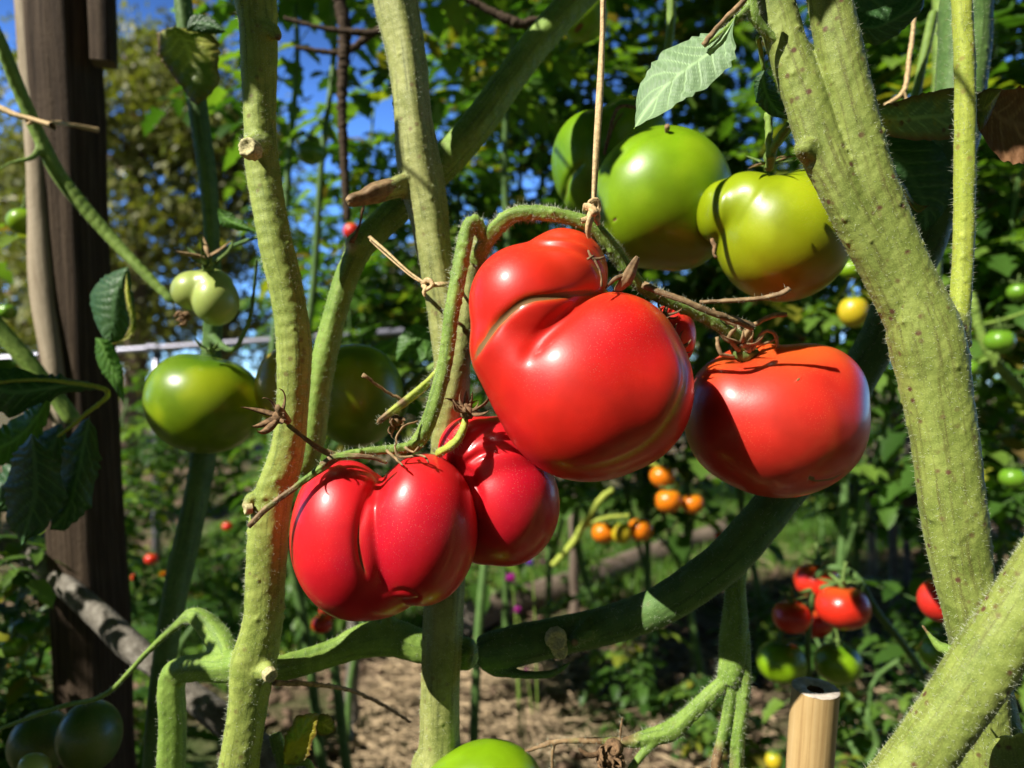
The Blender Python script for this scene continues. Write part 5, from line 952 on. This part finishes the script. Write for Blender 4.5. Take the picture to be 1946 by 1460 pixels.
# flowers
def flower(px, py, Y, r, mat, label, npet=14, seed=0):
    c = P(px, py, Y); e = empty('flower', c, label, 'flower', 'blooms among the beds'); r0 = np.random.default_rng(seed); mb = MB(); R_ = U(r, Y)
    for k in range(npet * 3):
        a = r0.uniform(0, 6.28); el = r0.uniform(0.0, 1.4); d = np.array([math.cos(a) * math.cos(el), math.sin(a) * math.cos(el), math.sin(el)]); s = np.cross(d, [0.1, 0.2, 1]); s /= np.linalg.norm(s); q = d * R_
        mb.add([c, c + q * .5 + s * R_ * .25, c + q * r0.uniform(.85, 1.1), c + q * .5 - s * R_ * .25], [(0, 1, 2, 3)])
    mb.build('petals', mat, e)
    t = spline([[*(c), 0.0016], [c[0] + .01, c[1], c[2] - .06, 0.0018], [c[0] + .02, c[1], max(0.0, c[2] - .35), 0.002]], 0.02); v, f = tube_vf(t, 6); obj('stalk', v, f, M_S3, e)
for i, a in enumerate([(970, 1106, 1.7, 18, M_PINK, 'largest magenta bloom above the curving vine'), (1006, 1074, 1.75, 13, M_PURP, 'violet bloom above the largest magenta one'), (982, 1163, 1.65, 12, M_PINK, 'small magenta bloom above the dark curving vine'), (978, 1262, 1.6, 10, M_PINK, 'magenta bloom seen under the cut vine end'), (1000, 1275, 2.05, 8, M_PINK, 'tiny magenta bloom right of the one under the cut vine end'), (1302, 1046, 2.2, 12, M_PINK, 'magenta bloom beside the log edging at right'),
    (309, 1095, 1.5, 11, M_MARI, 'orange bloom right of the wooden post'), (30, 1137, 1.2, 12, M_MARI, 'yellow orange bloom at the lower left edge'), (1033, 1070, 2.6, 7, M_PINK, 'pale pink bloom right of the violet one')]): flower(*a, seed=i)

# ------------------------------------------------------------------ raffia strings
def strand(parent, polys, name='strand'):
    mb = MB()
    for p in polys:
        c = pxline(p, 0.0015); T, A, B = frames(c); n = len(c); sides = 10; th = np.linspace(0, 2 * math.pi, sides, endpoint=False); L = np.arange(n) * 0.0015
        pr = 1 + 0.35 * np.cos(2 * (th[None, :] + 25 * L[:, None])) + 0.12 * np.cos(5 * th)[None, :]
        V = (c[:, None, :3] + (c[:, 3][:, None] * pr)[..., None] * (np.cos(th)[None, :, None] * A[:, None] + np.sin(th)[None, :, None] * B[:, None])).reshape(-1, 3)
        Fc = [(i * sides + j, i * sides + (j + 1) % sides, (i + 1) * sides + (j + 1) % sides, (i + 1) * sides + j) for i in range(n - 1) for j in range(sides)]; mb.add(V, Fc)
    return mb.build(name, M_RAF, parent)
s1 = empty('raffia_string', P(1130, 300, .425), 'straight raffia string hanging from above and knotted on the fruit stalk', 'string')
strand(s1, [[(1165, -480, .45, 14), (1150, -160, .44, 14), (1147, 0, .437, 13), (1142, 120, .434, 12), (1135, 260, .43, 10), (1129, 380, .426, 9), (1127, 395, .424, 9)]])
strand(s1, [[(1118, 400, .42, 9), (1122, 384, .418, 8), (1134, 380, .419, 8), (1138, 398, .42, 9), (1126, 412, .414, 10), (1104, 420, .412, 8)], [(1128, 395, .42, 10), (1122, 415, .413, 12), (1118, 440, .414, 9), (1120, 452, .416, 6)], [(1130, 395, .42, 8), (1134, 412, .415, 9), (1138, 428, .416, 6)], [(1110, 402, .435, 8), (1114, 392, .42, 10), (1128, 398, .415, 11), (1136, 412, .418, 9), (1132, 430, .436, 7)], [(1122, 398, .417, 8), (1130, 404, .411, 12), (1124, 412, .414, 8)]], 'knot')
s2 = empty('raffia_string', P(760, 500, .44), 'slack raffia tie from the cut diagonal vine to a knot on the middle vine', 'string')
strand(s2, [[(702, 450, .47, 5), (735, 478, .46, 5), (775, 515, .45, 6), (812, 542, .442, 7)], [(704, 456, .472, 4), (740, 490, .462, 4), (785, 528, .448, 4), (812, 540, .443, 6)], [(812, 543, .441, 7), (840, 540, .438, 8), (862, 542, .45, 7), (878, 545, .47, 6)]])
strand(s2, [[(802, 540, .441, 7), (812, 532, .436, 8), (822, 540, .435, 8), (812, 550, .435, 8), (804, 542, .438, 7)], [(812, 545, .436, 7), (806, 556, .434, 6), (808, 564, .434, 3)]], 'knot')
s3 = empty('raffia_string', P(60, 225, .72), 'raffia tie wound from the slender vine around the wooden post', 'string')
strand(s3, [[(-10, 200, .70, 9), (30, 218, .70, 10), (60, 226, .70, 11), (100, 240, .69, 14)], [(50, 222, .71, 6), (55, 236, .70, 6), (64, 228, .70, 6)], [(95, 232, .72, 6), (140, 238, .83, 7), (186, 248, .87, 7)]])

# unseen leaves added above the picture on the foreground vines, placed to cast shade
def shade_leaf(parent, px, py, Y, t, size, seed):
    """an unseen compound leaf added above or beside the picture to block the sun"""
    r0 = np.random.default_rng(seed); l = np.array(LS); q = P(px, py, Y)
    while t < 1.4:
        c = q + l * t
        if c[1] < 0.02: break
        m = (size * 0.9) * F / c[1]; X = 973 + c[0] / c[1] * F; Z = 730 - (c[2] - CAMZ) / c[1] * F
        if X < -m or X > 1946 + m or Z < -m: break
        t += 0.02
    mb = MB(); a = np.cross(l, [0.1, 0.2, 1]); a /= np.linalg.norm(a); b = np.cross(l, a)
    th0 = r0.uniform(0, 6.28); d0 = a * math.cos(th0) + b * math.sin(th0); s0 = np.cross(l, d0)
    for k, (u, v) in enumerate([(-.5, .0), (-.25, 1), (-.25, -1), (.15, 1), (.15, -1), (.3, 0)]):
        d = d0 * (1 if v == 0 else .45) + s0 * v * .9 + r0.normal(0, .12, 3); p = c + d0 * u * size
        leaflet(p, d, l + r0.normal(0, .25, 3), size * .62, size * 0.24, r0.uniform(.2, .6), .15, mb, r0)
    v_, f_ = tube_vf(spline([list(c - d0 * size * .9) + [.0015], list(c + d0 * size * .3) + [.001]], .02), 5); mb.add(v_, f_, 0, rnd=.3)
    mb.build('leaf', M_LF, parent)  # added shade caster, kept out of view
for i, (pa, px, py, Y, t, s) in enumerate([(v3, 1040, 70, .545, .38, .075), (v3, 960, 140, .54, .40, .07), (v3, 1110, 0, .55, .38, .075), (v3, 1180, -60, .55, .38, .08), (v1, 490, 40, .46, .34, .09), (v12, 380, 330, .68, .55, .09), (v12, 400, 430, .68, .6, .09), (v12, 370, 1000, .69, .6, .14), (v12, 360, 130, .62, .42, .045),
    (v11, 150, 800, .62, .5, .07), (v11, 110, 940, .62, .5, .10), (v5, 1720, 235, .45, .42, .05), (v5, 1700, 60, .46, .40, .12), (v11, 150, 1400, .6, .5, .14), (v11, 260, 1180, .67, .5, .05), (v12, 690, 770, .60, .3, .12), (v1, 380, 1285, .48, .4, .035), (v11, 100, 1400, .6, .5, .15), (v11, 190, 1390, .6, .5, .10), (v11, 92, 1090, .89, .6, .035), (v11, 155, 1145, .85, .6, .035), (v11, 222, 1205, .81, .6, .035), (v11, 335, 1300, .76, .6, .03), (v11, 402, 1352, .735, .6, .025), (v15, 1500, 1190, .96, .9, .055), (v15, 1545, 1262, .98, .9, .075), (v15, 1552, 1095, 1.0, .9, .045)]):
    shade_leaf(pa, px, py, Y, t, s, 60 + i)
